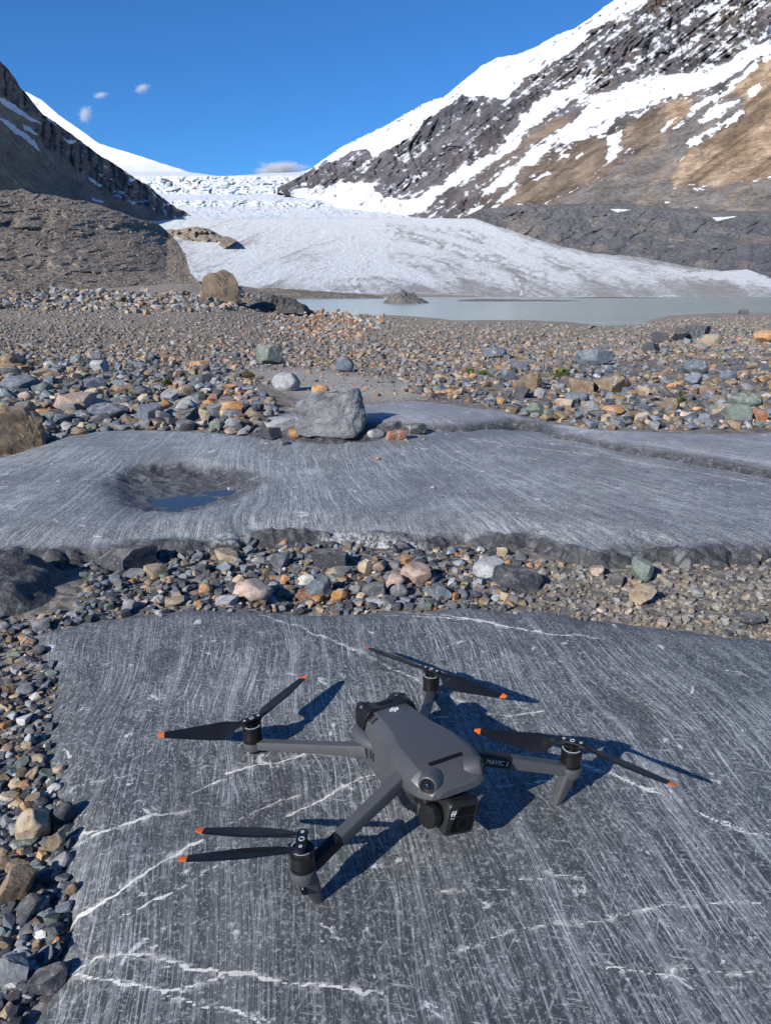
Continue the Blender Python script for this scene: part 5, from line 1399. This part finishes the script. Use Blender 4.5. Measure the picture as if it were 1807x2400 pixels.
s = NT('slot_dark'); M_SLOT = s.out((0.006, 0.006, 0.007), 0.6, None, 0.2)

BASE = np.array([0.0, -0.11, -0.0765])                          # drone origin on the rock below its body
drone = bpy.data.objects.new('drone', None)
COL.objects.link(drone)
from mathutils import Matrix, Vector
_o = DR @ BASE + DT
drone.matrix_world = Matrix([[*DR[0], _o[0]], [*DR[1], _o[1]], [*DR[2], _o[2]], [0, 0, 0, 1]])
tag(drone, 'grey folding camera drone with black orange tipped propellers standing on the scratched slab', 'drone')

class MB:
    """collects faces of one mesh, in millimetres of the drone frame"""
    def __init__(self): self.V, self.Fc, self.mi = [], [], []
    def add(self, V, Fc, mi=0):
        o = len(self.V)
        self.V += [tuple(v) for v in V]
        self.Fc += [tuple(i + o for i in f) for f in Fc]
        self.mi += [mi] * len(Fc)
        return self
    def loft(self, rings, mi=0, caps=True, closed=True):
        n = len(rings[0]); V = [p for r in rings for p in r]; Fc = []
        for k in range(len(rings) - 1):
            for i in range(n if closed else n - 1):
                j = (i + 1) % n
                Fc.append((k * n + i, k * n + j, (k + 1) * n + j, (k + 1) * n + i))
        if caps:
            Fc.append(tuple(range(n))[::-1]); Fc.append(tuple((len(rings) - 1) * n + i for i in range(n)))
        return self.add(V, Fc, mi)
    def lathe(self, c, axis, prof, mi=0, n=28, up=None):
        """prof: (distance along axis, radius)"""
        a = np.array(axis, float); a /= np.linalg.norm(a)
        u = np.cross(a, [0, 0, 1.0] if abs(a[2]) < .9 else [1.0, 0, 0]); u /= np.linalg.norm(u); w = np.cross(a, u)
        c = np.array(c, float)
        rings = [[c + a * h + (u * math.cos(t) + w * math.sin(t)) * r for t in np.linspace(0, 2 * math.pi, n, endpoint=False)] for h, r in prof]
        return self.loft(rings, mi)
    def box(self, c, size, mi=0, rot=None, bev=0.0):
        sx, sy, sz = [v / 2 for v in size]
        b = min(bev, sx, sy, sz)
        ring = lambda ins, z: [(x, y, z) for x, y in ((-sx + ins + b, -sy + ins), (sx - ins - b, -sy + ins), (sx - ins, -sy + ins + b), (sx - ins, sy - ins - b), (sx - ins - b, sy - ins), (-sx + ins + b, sy - ins), (-sx + ins, sy - ins - b), (-sx + ins, -sy + ins + b))]
        R = np.array(rot) if rot is not None else np.eye(3)
        rings = [ring(b, -sz), ring(0, -sz + b), ring(0, sz - b), ring(b, sz)] if b > 0 else [ring(0, -sz), ring(0, sz)]
        rings = [[R @ np.array(p) + np.array(c) for p in r] for r in rings]
        return self.loft(rings, mi)
    def build(self, name, mats, parent, angle=32, label=None):
        V = (np.array(self.V) * 0.001 - BASE) if parent is drone or parent.get('_in_drone') else np.array(self.V)
        me = bpy.data.meshes.new(name)
        me.from_pydata([tuple(v) for v in V], [], self.Fc)
        bm = bmesh.new(); bm.from_mesh(me)
        bmesh.ops.recalc_face_normals(bm, faces=bm.faces[:])
        bm.to_mesh(me); bm.free()
        mats = mats if isinstance(mats, list) else [mats]
        for p, m in zip(me.polygons, self.mi):
            p.material_index = m
            p.use_smooth = True
        me.set_sharp_from_angle(angle=math.radians(angle))
        o = link(name, me, mats, parent)
        o['_in_drone'] = 1
        if label: o['label'] = label
        return o

def rot_axis(axis, a):
    return np.array(Matrix.Rotation(a, 3, Vector(axis)))
def round_poly(pts, r, k=4):
    """closed 2-D polygon with rounded corners; r a number or one per corner"""
    out, n = [], len(pts)
    for i in range(n):
        p, a, b = np.array(pts[i], float), np.array(pts[i - 1], float), np.array(pts[(i + 1) % n], float)
        rr = r[i] if isinstance(r, (list, tuple)) else r
        da, db = a - p, b - p
        la, lb = np.linalg.norm(da) + 1e-9, np.linalg.norm(db) + 1e-9
        t = min(rr, la * .45, lb * .45)
        s0, s1 = p + da / la * t, p + db / lb * t
        for q in np.linspace(0, 1, k):
            out.append((1 - q) ** 2 * s0 + 2 * q * (1 - q) * p + q * q * s1)
    return out
def sweep(mb, path, sections, mi=0, up=(0, 0, 1)):
    """sections: list of 2-D rings (across, up), one for each path point"""
    P = [np.array(p, float) for p in path]
    rings = []
    for i, p in enumerate(P):
        d = P[min(i + 1, len(P) - 1)] - P[max(i - 1, 0)]
        d /= np.linalg.norm(d)
        sd = np.cross(d, up); sd /= np.linalg.norm(sd)
        uu = np.cross(sd, d)
        rings.append([p + sd * a + uu * b for a, b in sections[i]])
    return mb.loft(rings, mi)

# --- body shell: cross sections from tail to nose
ST = [  # y: top edge, shoulder, side, lower side, belly
    (-133, (17, 19), (29, 10), (34, -10), (33, -26), (22, -46)), (-128, (20, 23), (30.5, 13), (36.5, -10), (36, -27), (25, -50)), (-112, (21, 24), (31.5, 13.5), (38, -11), (37, -28), (27, -53)),
    (-92, (22.5, 24.6), (32, 14), (38, -11), (37, -28), (28, -54)), (-76, (24.5, 25), (33, 15), (38, -10), (37, -28), (28, -54)), (-66, (27, 25.2), (36, 16.5), (39.5, -8), (38, -28), (28, -54)), (-56, (30, 25.2), (40, 17.5), (42, -6), (38, -28), (28, -53)),
    (-40, (31.5, 25.2), (42, 17.5), (44, -5), (38, -27), (27, -50)), (-30, (32, 25), (42.5, 17), (44, -3), (38, -20), (26, -30)), (-22, (32.3, 24.7), (42.5, 16.5), (43.8, -2), (38, -9), (26, -11)), (-8, (32, 23.2), (42, 15), (43, 0), (37, -5), (25, -6)),
    (2, (30, 19.8), (39, 12), (41, 1), (35, -3), (24, -4)), (10, (26, 15), (34.5, 9), (37, 2), (31, -1), (22, -2)), (15.5, (24, 13), (31, 7.5), (31.5, 3), (27, 1), (18, 0)), (18, (18, 9.5), (24, 6.5), (24, 4), (20, 3), (12, 2.5))]
mb = MB()
rings = []
for y, a, b, c, d, e in ST:
    right = [a, b, c, d, e]
    poly = [(-x, z) for x, z in right] + [(x, z) for x, z in right[::-1]]
    ring = round_poly(poly, [1.6, 1.6, 5, 6, 10, 10, 6, 5, 1.6, 1.6], 3)
    rings.append([np.array([p[0], y, p[1]]) for p in ring])
mb.loft(rings)
body = mb.build('body_shell', M_GREY, drone, 14)
# raised front brow in front of the vent, and the bosses round the two front cameras
mb = MB()
for sx in (-1, 1):
    mb.lathe((sx * 28.2, 4.6, 13.4), (sx * .74, .60, .30), [(-10, 13.4), (-2, 12.2), (2.6, 10.8), (5.2, 9.6), (6.3, 8.6), (6.5, 7.7), (3.0, 7.6)], 0, 32)
mb.build('brow', M_GREY, body, 60)
for sx in (-1, 1):
    ax = np.array((sx * .74, .60, .30)); ax /= np.linalg.norm(ax)
    c0 = np.array((sx * 28.2, 4.6, 13.4)) + ax * 5.5
    mb = MB()
    mb.lathe(c0, ax, [(-1, 7.6), (1.6, 7.6), (2.4, 7.0), (2.2, 6.0), (1.2, 5.2), (.6, 3.6)], 0, 32)
    mb.lathe(c0, ax, [(.4, 4.2), (1.2, 3.9), (1.9, 2.6), (2.3, 1.0), (2.35, .1)], 1, 24)
    mb.build('vision_sensor', [M_BLACK, M_LENS], body, 50)
# top vent, its ribs and the scoop in front of it
mb = MB()
mb.add([(-19.5, -12.2, 24.35), (19.5, -12.2, 24.35), (19.5, -7.4, 23.75), (-19.5, -7.4, 23.75)], [(0, 1, 2, 3)], 0)
mb.loft([[(-19.5, -12.2, 24.4), (19.5, -12.2, 24.4), (19.5, -7.2, 23.8), (-19.5, -7.2, 23.8)], [(-19.3, -12.0, 24.75), (19.3, -12.0, 24.75), (19.3, -7.4, 23.95), (-19.3, -7.4, 23.95)]], 0)
for k in range(12):
    x = -16.8 + k * 3.06
    mb.box((x, -9.8, 24.45), (0.8, 3.4, 0.7), 1, rot_axis((1, 0, 0), -.12))
mb.build('vent', [M_SLOT, M_BLACK], body)
# side slots and the little arrow shaped vents low on the flanks
for sx in (-1, 1):
    mb = MB()
    for y in (-123, -115.5):
        cpt = np.array((sx * 26.6, y, 19.0))
        R = rot_axis((0, 1, 0), sx * math.radians(43)) @ rot_axis((0, 0, 1), sx * math.radians(-12))
        mb.box(cpt, (9.5, 3.6, 1.3), 0, R, 0.6)
    mb.build('side_slot', M_SLOT, body)
    mb = MB()
    for y in (-103, -97):
        for z, ww in ((-9.5, 2.2), (-13, 3.2), (-16.5, 3.0)):
            mb.loft([[(sx * 37.6, y - ww / 2, z - 1.5), (sx * 37.6, y + ww / 2, z - 1.2), (sx * 37.6, y, z + 1.6)], [(sx * 38.55, y - ww / 2, z - 1.5), (sx * 38.55, y + ww / 2, z - 1.2), (sx * 38.55, y, z + 1.6)]])
    mb.build('side_vent', M_SLOT, body)
# maker's mark on the tail: three joined slanted letters
def flat_mark(name, polys, origin, xdir, ydir, thick, mat, parent):
    xd, yd = np.array(xdir, float), np.array(ydir, float)
    xd /= np.linalg.norm(xd); yd -= xd * (yd @ xd); yd /= np.linalg.norm(yd)
    nd = np.cross(xd, yd)
    mb = MB()
    for P in polys:
        lo = [np.array(origin) + xd * x + yd * y for x, y in P]
        mb.loft([lo, [p + nd * thick for p in lo]])
    return mb.build(name, mat, parent)
def shear(P, k=0.28): return [(x + k * y, y) for x, y in P]
LOGO = [shear([(0, 0), (4.6, 0), (4.6, 1.1), (1.5, 1.1), (1.5, 3.0), (3.4, 3.0), (3.4, 4.1), (0, 4.1)]), shear([(3.4, 1.1), (4.6, 1.1), (4.6, 6.4), (3.4, 6.4)]),
        shear([(5.3, -1.5), (6.6, -1.2), (6.6, 4.1), (5.4, 4.1)]), shear([(3.9, -1.6), (5.3, -1.5), (5.3, -.7), (3.9, -.7)]), shear([(7.4, 0), (8.7, 0), (8.7, 4.1), (7.4, 4.1)])]
LOGO = [[(x * 1.25, y * 1.25) for x, y in P] for P in LOGO]
flat_mark('logo', LOGO, (-6.5, -121, 23.75), (1, 0, 0), (0, 1, .04), 0.35, M_WHITE, body)

# --- tail sensor housing
mb = MB()
rings = []
for x in np.linspace(-35, 35, 29):
    lob = math.exp(-((abs(x) - 24) / 9.5) ** 2)
    e = max(0, 1 - (abs(x) / 35.5) ** 8)
    yr = -159 - 9 * lob
    zt = 19.5 + 3.5 * lob
    yr = -131 + (yr + 131) * (0.25 + .75 * e); zt = -4 + (zt + 4) * (0.35 + .65 * e)
    ring = round_poly([(-126, -14), (-126, zt + 4), (-133, zt + 3.5), ((yr - 133) / 2, zt + 2), (yr, zt - 6), (yr + 2, -9), (yr + 9, -22)], [1, 1, 5, 9, 8, 6, 6], 4)
    rings.append([np.array([x, p[0], p[1]]) for p in ring])
mb.loft(rings)
tail = mb.build('rear_sensor_housing', M_BLACK, drone, 45)
for sx in (-1, 1):
    mb = MB()
    ax = (sx * .1, -.5, .86)
    mb.lathe((sx * 23.5, -150, 20.0), ax, [(-2, 8.8), (1.2, 8.4), (2.0, 6.8), (1.4, 5.6)], 0, 28)
    mb.lathe((sx * 23.5, -150, 20.0), ax, [(.8, 5.4), (2.3, 4.6), (3.3, 2.8), (3.7, .2)], 1, 24)
    mb.build('vision_sensor', [M_BLACK, M_LENS], tail, 50)
mb = MB()
mb.box((0, -140, 22.0), (25, 9, 1.2), 0, rot_axis((1, 0, 0), .12), .5)
for k in range(6):
    mb.box((-9.5 + 3.8 * k, -140, 22.6), (1.1, 6.2, .9), 1, rot_axis((1, 0, 0), .12))
mb.build('vent', [M_SLOT, M_BLACK], tail)

# --- belly keel and the dark gimbal bay under the nose
mb = MB()
keel = []
for y, w, z0, z1 in ((-110, 20, -50, -60), (-80, 22, -50, -63), (-50, 22, -47, -62), (-36, 20, -28, -58), (-30, 17, -24, -52)):
    keel.append([np.array([p[0], y, p[1]]) for p in round_poly([(-w, z0), (w, z0), (w * .7, z1), (-w * .7, z1)], 4, 3)])
mb.loft(keel)
for sx in (-1, 1):
    mb.loft([[(sx * 40, -50, -2), (sx * 33, -50, -2), (sx * 33, -25, -2), (sx * 40, -25, -2)], [(sx * 36, -46, -20), (sx * 29, -46, -20), (sx * 29, -30, -20), (sx * 35, -29, -20)], [(sx * 31, -42, -34), (sx * 26, -42, -34), (sx * 27, -33, -34), (sx * 30, -32, -34)]])
mb.build('belly', M_GREY, drone)
mb = MB()
mb.box((0, -28, -17), (50, 12, 30), 0, None, 3)
mb.build('gimbal_bay', M_SLOT, drone)

# --- arms
def rr(w, h, r=None, k=4):
    return round_poly([(-w / 2, -h / 2), (w / 2, -h / 2), (w / 2, h / 2), (-w / 2, h / 2)], r if r is not None else min(w, h) * .24, k)
FRONT, REAR = (161.0, 0.0, 0.0), (129.0, -246.0, -16.2)
def front_arm(sx):
    mb = MB()
    root, hub = np.array((sx * 39, -30, 3.)), np.array((sx * 161, 0, -37.))
    pts = [root + (hub - root) * t for t in (0, .12, .3, .55, .8, .95)]
    hs = [17, 16, 15, 14, 13, 13]; ws = [14, 13.5, 12.5, 12, 12.5, 14]
    cut = 3 if sx > 0 else 2
    # the arm is half grey, half black: the right arm (seen at left) darkens towards the motor, the left arm is dark at its root
    if sx > 0:
        k = .66
        m = root + (hub - root) * k
        sweep(mb, [root, root + (hub - root) * .12, root + (hub - root) * .4, m], [rr(14, 17), rr(13.5, 16), rr(12.4, 14.5), rr(12, 13.8)], 0)
        sweep(mb, [m - (hub - root) * .03, m + (hub - root) * .12, hub - (hub - root) * .03], [rr(11.3, 13.2), rr(11.6, 13), rr(13.5, 12.4)], 1)
    else:
        k = .40
        m = root + (hub - root) * k
        sweep(mb, [root, root + (hub - root) * .12, m + (hub - root) * .02], [rr(13.5, 16), rr(13, 15.2), rr(11.9, 13.8)], 1)
        sweep(mb, [m, m + (hub - root) * .2, hub - (hub - root) * .14, hub], [rr(12.4, 14.2), rr(12.4, 13.8), rr(13, 13.2), rr(15, 12.5)], 0)
    o = mb.build('arm', [M_GREY, M_BLACK], drone, 20)
    d = (hub - root) / np.linalg.norm(hub - root)
    return o, root, hub, d
armR, _, _, _ = front_arm(1)
armL, aroot, ahub, ad = front_arm(-1)
def rear_arm(sx):
    mb = MB()
    root, hub = np.array((sx * 33, -117, -17.)), np.array((sx * 129, -246, -52.5))
    P = [root + (hub - root) * t for t in (0, .1, .2, .205, .5, .85, 1.0)]
    sweep(mb, P, [rr(17, 17, 7), rr(16.5, 16, 6), rr(14, 14), rr(13.4, 13.4), rr(12, 12), rr(12, 11), rr(14, 10)], 0)
    o = mb.build('arm', [M_GREY], drone, 20)
    mb = MB()                                                   # flared fairing over the hinge
    rings = []
    for y, w, h in ((-152, 2, 3), (-147, 8, 7), (-136, 12, 10), (-124, 13, 11), (-112, 9, 10), (-102, 3, 6)):
        rings.append([np.array([sx * (33 + p[0]), y, -5 + p[1] - (y + 128) * .05]) for p in round_poly([(-3, -h / 2), (w - 2, -h / 2), (w, -h / 6), (w * .55, h * .55), (-3, h * .8)], 2.5, 3)])
    mb.loft(rings)
    mb.build('hinge_cover', M_GREY, body, 50)
    return o
rear_arm(1); rear_arm(-1)

# --- motors, feet and legs
def motor(hub, front, sx):
    x, y, z = hub
    mb = MB()
    r = 11.6
    mb.lathe((x, y, z), (0, 0, 1), [(-31, r - .6), (-30.2, r), (-28.6, r), (-28.3, r - .9), (-27.4, r - .9), (-27, r), (-14.6, r), (-14.2, r - .7), (-13.7, r - .7), (-13.4, r), (-12.9, r), (-12.5, r - .7), (-12, r - .7), (-11.7, r), (-9.6, r - .2), (-9.2, r - 1.6), (-10.4, r - 3), (-10.4, 4.5), (-4.4, 4.2), (-4.2, .2)], 0, 40)
    rt = r - 1.5                                                # sun glint on the bell's rim, painted as a steel-coloured crescent
    a0 = math.radians(-100 if front else -60)
    ring = [[(x + (rt + dr) * math.cos(a0 + t), y + (rt + dr) * math.sin(a0 + t), z + dz) for dr, dz in ((-.9, -9.3), (.5, -9.3), (.5, -8.9), (-.9, -8.9))] for t in np.linspace(0, 3.6, 22)]
    mb.loft(ring, 1)
    mb.build('motor', [M_METAL, M_STEEL_GLINT], drone, 30)
    mb = MB()                                                   # grey cup that holds the motor
    if front:
        mb.lathe((x, y, z), (0, 0, 1), [(-45, 7.5), (-43.8, 10.2), (-38, 12.2), (-31.5, 12.6), (-30.6, 12.2), (-30.6, 9)], 0, 36)
        o = mb.build('motor_mount', M_GREY, drone, 40)
        tip = np.array((sx * 145.8, -3.5, -79.1)); top = np.array((x - sx * 1.5, y, -38.))
        mb = MB()
        ax = tip - top
        secs = []
        for t, w, h in ((0, 19, 15), (.25, 17.5, 14), (.6, 14, 11.5), (.92, 10.5, 8.5), (1.0, 9.6, 7.6)):
            secs.append((top + ax * t, rr(w, h, 3.2)))
        sweep(mb, [p for p, _ in secs], [q for _, q in secs], 0, up=(0, 1, 0))
        leg = mb.build('leg', M_GREY, drone, 40)
        mb = MB()
        RL = rot_axis((0, 0, 1), sx * -.95) @ rot_axis((0, 1, 0), sx * .3)
        mb.box((x + sx * 2.6, y + 4.6, -51), (7, 2.0, 11), 0, RL, .7)
        mb.box((x + sx * 3.3, y + 5.2, -49.6), (1.4, .8, 1.6), 1, RL, .3)  # tiny bright dot painted in as a glint on the cover
        mb.build('status_light', [M_WIN, M_STEEL_GLINT], leg)
    else:
        mb.lathe((x, y, z), (0, 0, 1), [(-49.5, 1.8), (-49, 3.6), (-46, 6.2), (-41, 9.8), (-40.6, 11.2), (-36, 12.4), (-31.5, 12.6), (-30.6, 12.2), (-30.6, 9)], 0, 36)
        for p in range(len(mb.mi)):
            zc = np.mean([mb.V[i][2] for i in mb.Fc[p]]) - z
            if zc < -41.2: mb.mi[p] = 1
        mb.build('motor_mount', [M_GREY, M_BLACK], drone, 40)
for sx in (1, -1):
    motor((sx * FRONT[0], FRONT[1], FRONT[2]), True, sx)
    motor((sx * REAR[0], REAR[1], REAR[2]), False, sx)

# --- propellers: each a hinged hub with two folding blades
def propeller(hub, tips, spin):
    """tips: blade tip positions in the drone frame; spin +1 or -1 gives the blades' pitch"""
    hub = np.array(hub, float)
    dirs = [np.array(t[:2]) - hub[:2] for t in tips]
    dn = [d / np.linalg.norm(d) for d in dirs]
    bar = dn[0] - dn[1]
    if abs(dn[0] @ dn[1]) > .8 and dn[0] @ dn[1] > 0:           # folded to one side: the bar stands across the blades
        m = dn[0] + dn[1]; m /= np.linalg.norm(m); bar = np.array((-m[1], m[0]))
        if bar @ dn[0] < 0: bar = -bar
    bar /= np.linalg.norm(bar)
    mb = MB()
    piv = [hub[:2] + bar * 9.5, hub[:2] - bar * 9.5]
    nb = np.array((-bar[1], bar[0]))
    pl_ = []
    for e, sg in ((1, 1), (-1, -1)):
        for t in np.linspace(-90, 90, 9):
            q = hub[:2] + e * bar * 9.5 + (bar * e * math.cos(math.radians(t)) + nb * e * math.sin(math.radians(t))) * 5.2
            pl_.append(q)
    mb.loft([[np.array([q[0], q[1], hub[2] - 1.6]) for q in pl_], [np.array([q[0], q[1], hub[2] - .5]) for q in pl_], [np.array([*(hub[:2] + (q - hub[:2]) * .93), hub[2]]) for q in pl_]], 0)
    mb.loft([[np.array([*(hub[:2] + (q - hub[:2]) * .8), hub[2] - 7.5]) for q in pl_], [np.array([*(hub[:2] + (q - hub[:2]) * .86), hub[2] - 5.4]) for q in pl_]], 0)
    for q in piv:
        mb.lathe((q[0], q[1], hub[2]), (0, 0, 1), [(-6, 3.8), (-.4, 3.8)], 0, 16)
        mb.lathe((q[0], q[1], hub[2]), (0, 0, 1), [(-.2, 1.9), (.35, 1.8), (.45, 1.2), (.1, .3)], 1, 14)
    mb.lathe((hub[0], hub[1], hub[2]), (0, 0, 1), [(-.3, 3.0), (.5, 2.9), (.6, 2.0), (.0, 1.9), (-.1, .2)], 1, 20)
    prop = mb.build('propeller', [M_BLADE, M_STEEL_GLINT], drone, 35)
    for q, tip in zip(piv, tips):
        tip = np.array(tip, float)
        root = np.array([q[0], q[1], hub[2] - 3.6])
        L = np.linalg.norm(tip - root); d = (tip - root) / L
        side = np.cross((0, 0, 1.0), d); side /= np.linalg.norm(side); side = side * spin
        upv = np.cross(d, side) * spin
        mb = MB()
        rings, ts = [], [0, .04, .09, .14, .2, .28, .38, .5, .62, .74, .85, .93, .945, .97, .99, 1.0]
        for t in ts:
            lead = np.interp(t, [0, .06, .12, .2, .3, .5, .75, .94, 1], [4.2, 4.0, 5.2, 7.4, 8.2, 7.4, 5.8, 4.2, 2.2])
            trail = np.interp(t, [0, .06, .12, .2, .28, .38, .5, .75, .94, 1], [4.2, 4.4, 9, 16.5, 18.6, 17.6, 15.6, 10.6, 6.4, 3.5])
            pit = math.radians(np.interp(t, [0, .08, .22, .5, 1], [4, 12, 24, 16, 9]))
            th = np.interp(t, [0, .08, .2, .6, 1], [4.6, 4, 2.4, 1.4, .8])
            c = root + d * L * t + upv * (-1.5 * math.sin(t * 3.1))
            ca, sa = math.cos(pit), math.sin(pit)
            ring = []
            for a, h in ((lead, 0), (lead * .7, .45), (lead * .2, .55), (-trail * .4, .42), (-trail * .8, .2), (-trail, 0), (-trail * .8, -.1), (-trail * .3, -.3), (lead * .3, -.4), (lead * .8, -.3)):
                w = side * a; 
                ring.append(c + side * (a * ca) + upv * (a * sa) + upv * (h * th))
            rings.append(ring)
        k = 11
        mb.loft(rings[:k + 1], 0)
        mb.loft(rings[k:], 1)
        mb.build('blade', [M_BLADE, M_ORANGE], prop, 50)
propeller((129, -246, -16.2), [(236, -271, -20), (27, -320, -20)], -1)
propeller((-129, -246, -16.2), [(-84, -360, -20), (-178, -140, -20)], 1)
propeller((161, 0, 0), [(265, -34.5, -5), (242.5, -62, -3)], 1)
propeller((-161, 0, 0), [(-82, -75.5, -4), (-200.6, 107.4, -4)], -1)

# --- gimbal and camera, slumped a little to one side
RC = rot_axis((0, 1, 0), math.radians(-14)) @ rot_axis((0, 0, 1), math.radians(2))
CC = np.array((2.0, 8.0, -23.5))
def cp(x, y, z): return CC + RC @ np.array((x, y, z), float)
mb = MB()
out = round_poly([(-18.5, -18), (18.5, -18), (18.5, 18), (-18.5, 18)], 5.5, 4)
rings = []
for y, k in ((-15, .9), (-13, .97), (9, 1.0), (13, 1.0), (15.2, .95)):
    rings.append([cp(p[0] * k, y, p[1] * k) for p in out])
mb.loft(rings)
camh = mb.build('camera', M_CAM, drone, 35)
mb = MB()
def front_plate(poly, y, mi):
    mb.loft([[cp(a, y, b) for a, b in poly], [cp(a, y + .45, b) for a, b in poly]], mi)
front_plate(round_poly([(-14.2, 3.6), (8, 3.6), (5.2, 13.0), (-14.2, 13.0)], 1.2, 3), 15.15, 0)
front_plate(round_poly([(-14.2, -14), (10.5, -14), (12.0, -9), (8.8, 1.8), (-14.2, 1.8)], 1.4, 3), 15.15, 0)
mb.build('lens_window', M_WIN, camh)
mb = MB()
mb.lathe(cp(-3, 15.3, -6), RC @ np.array((0, 1, 0.)), [(0, 8.5), (.5, 8.4), (.62, 7.2), (.4, 6)], 0, 32)
mb.lathe(cp(-3, 15.3, -6), RC @ np.array((0, 1, 0.)), [(.2, 5.8), (.5, 4), (.7, .2)], 1, 24)
mb.build('lens', [M_SLOT, M_WIN], camh)
XD, YD = RC @ np.array((-1, 0, 0.)), RC @ np.array((0, 0, 1.))
HM = [shear([(0, 0), (1.3, 0), (1.3, 6), (0, 6)], .18), shear([(3.2, 0), (4.5, 0), (4.5, 6), (3.2, 6)], .18), shear([(-1.2, 2.2), (5.2, 2.2), (5.2, 3.3), (-1.2, 3.3)], .18), shear([(-.4, 4.2), (1.2, 4.2), (1.2, 4.9), (-.4, 4.9)], .18)]
flat_mark('logo', HM, cp(14.6, 15.3, 4.0), XD, YD, .12, M_WHITE, camh)
flat_mark('lettering', [[(0, 0), (4.6, 0), (4.6, .8), (0, .8)]], cp(14.4, 15.3, 1.2), XD, YD, .12, M_PRINT, camh)
# yoke: the arm that reaches down from the nose, with the round motor at its end, and the stub at the far side
mb = MB()
sweep(mb, [(25, -18, 2), (27, -8, -4), (28.5, -2, -12), (27, 0, -20)], [rr(13, 9, 3), rr(12, 8, 3), rr(13, 8, 3), rr(14, 9, 3)], up=(1, 0, 0))
gim = mb.build('gimbal_arm', M_BLACK, drone, 40)
mb = MB()
ax = RC @ np.array((1, .22, 0.))
mb.lathe(cp(18, -1, -1), ax, [(-1, 10.5), (6, 10.8), (6.3, 10.2), (7.2, 10.2), (7.5, 11.6), (15.5, 11.8), (16.8, 11.0), (17, 9.6), (16.6, .2)], 0, 40)
mb.build('gimbal_motor', M_BLACK, gim, 35)
mb = MB()
mb.lathe(cp(-18, -1, 1), RC @ np.array((-1, 0, 0.)), [(-1, 12), (6, 12), (8.2, 10.6), (8.6, 8), (8.6, .2)], 0, 36)
mb.build('gimbal_motor', M_BLACK, gim, 35)

# --- lettering on the left front arm
fc = bpy.data.curves.new('lettering', 'FONT')
fc.body = 'MAVIC 3'; fc.size = 1.0; fc.extrude = 0.01; fc.space_character = 1.08
tmp = bpy.data.objects.new('lettering', fc)
COL.objects.link(tmp)
bpy.context.view_layer.update()
tm = bpy.data.meshes.new_from_object(tmp.evaluated_get(bpy.context.evaluated_depsgraph_get()))
bpy.data.objects.remove(tmp)
TV = np.array([v.co[:] for v in tm.vertices])
TV[:, 0] -= TV[:, 0].min(); TV[:, 0] /= TV[:, 0].max(); TV[:, 1] /= TV[:, 1].max()
yd = np.cross(ad, (0, 1, 0)); yd = yd if yd[2] > 0 else -yd
yd /= np.linalg.norm(yd)
fn = np.cross(ad, yd); fn = fn if fn[1] > 0 else -fn
org = aroot + ad * 22.5 + fn * 6.75 - yd * 2.3
P = org[None] + TV[:, :1] * ad * 26 + TV[:, 1:2] * yd * 5.0 + np.sign(TV[:, 2:3]) * fn * 0.12
mb = MB()
mb.add(P, [tuple(p.vertices) for p in tm.polygons])
lt = mb.build('lettering', M_PRINT, armL)
for o in COL.objects:
    if '_in_drone' in o: del o['_in_drone']
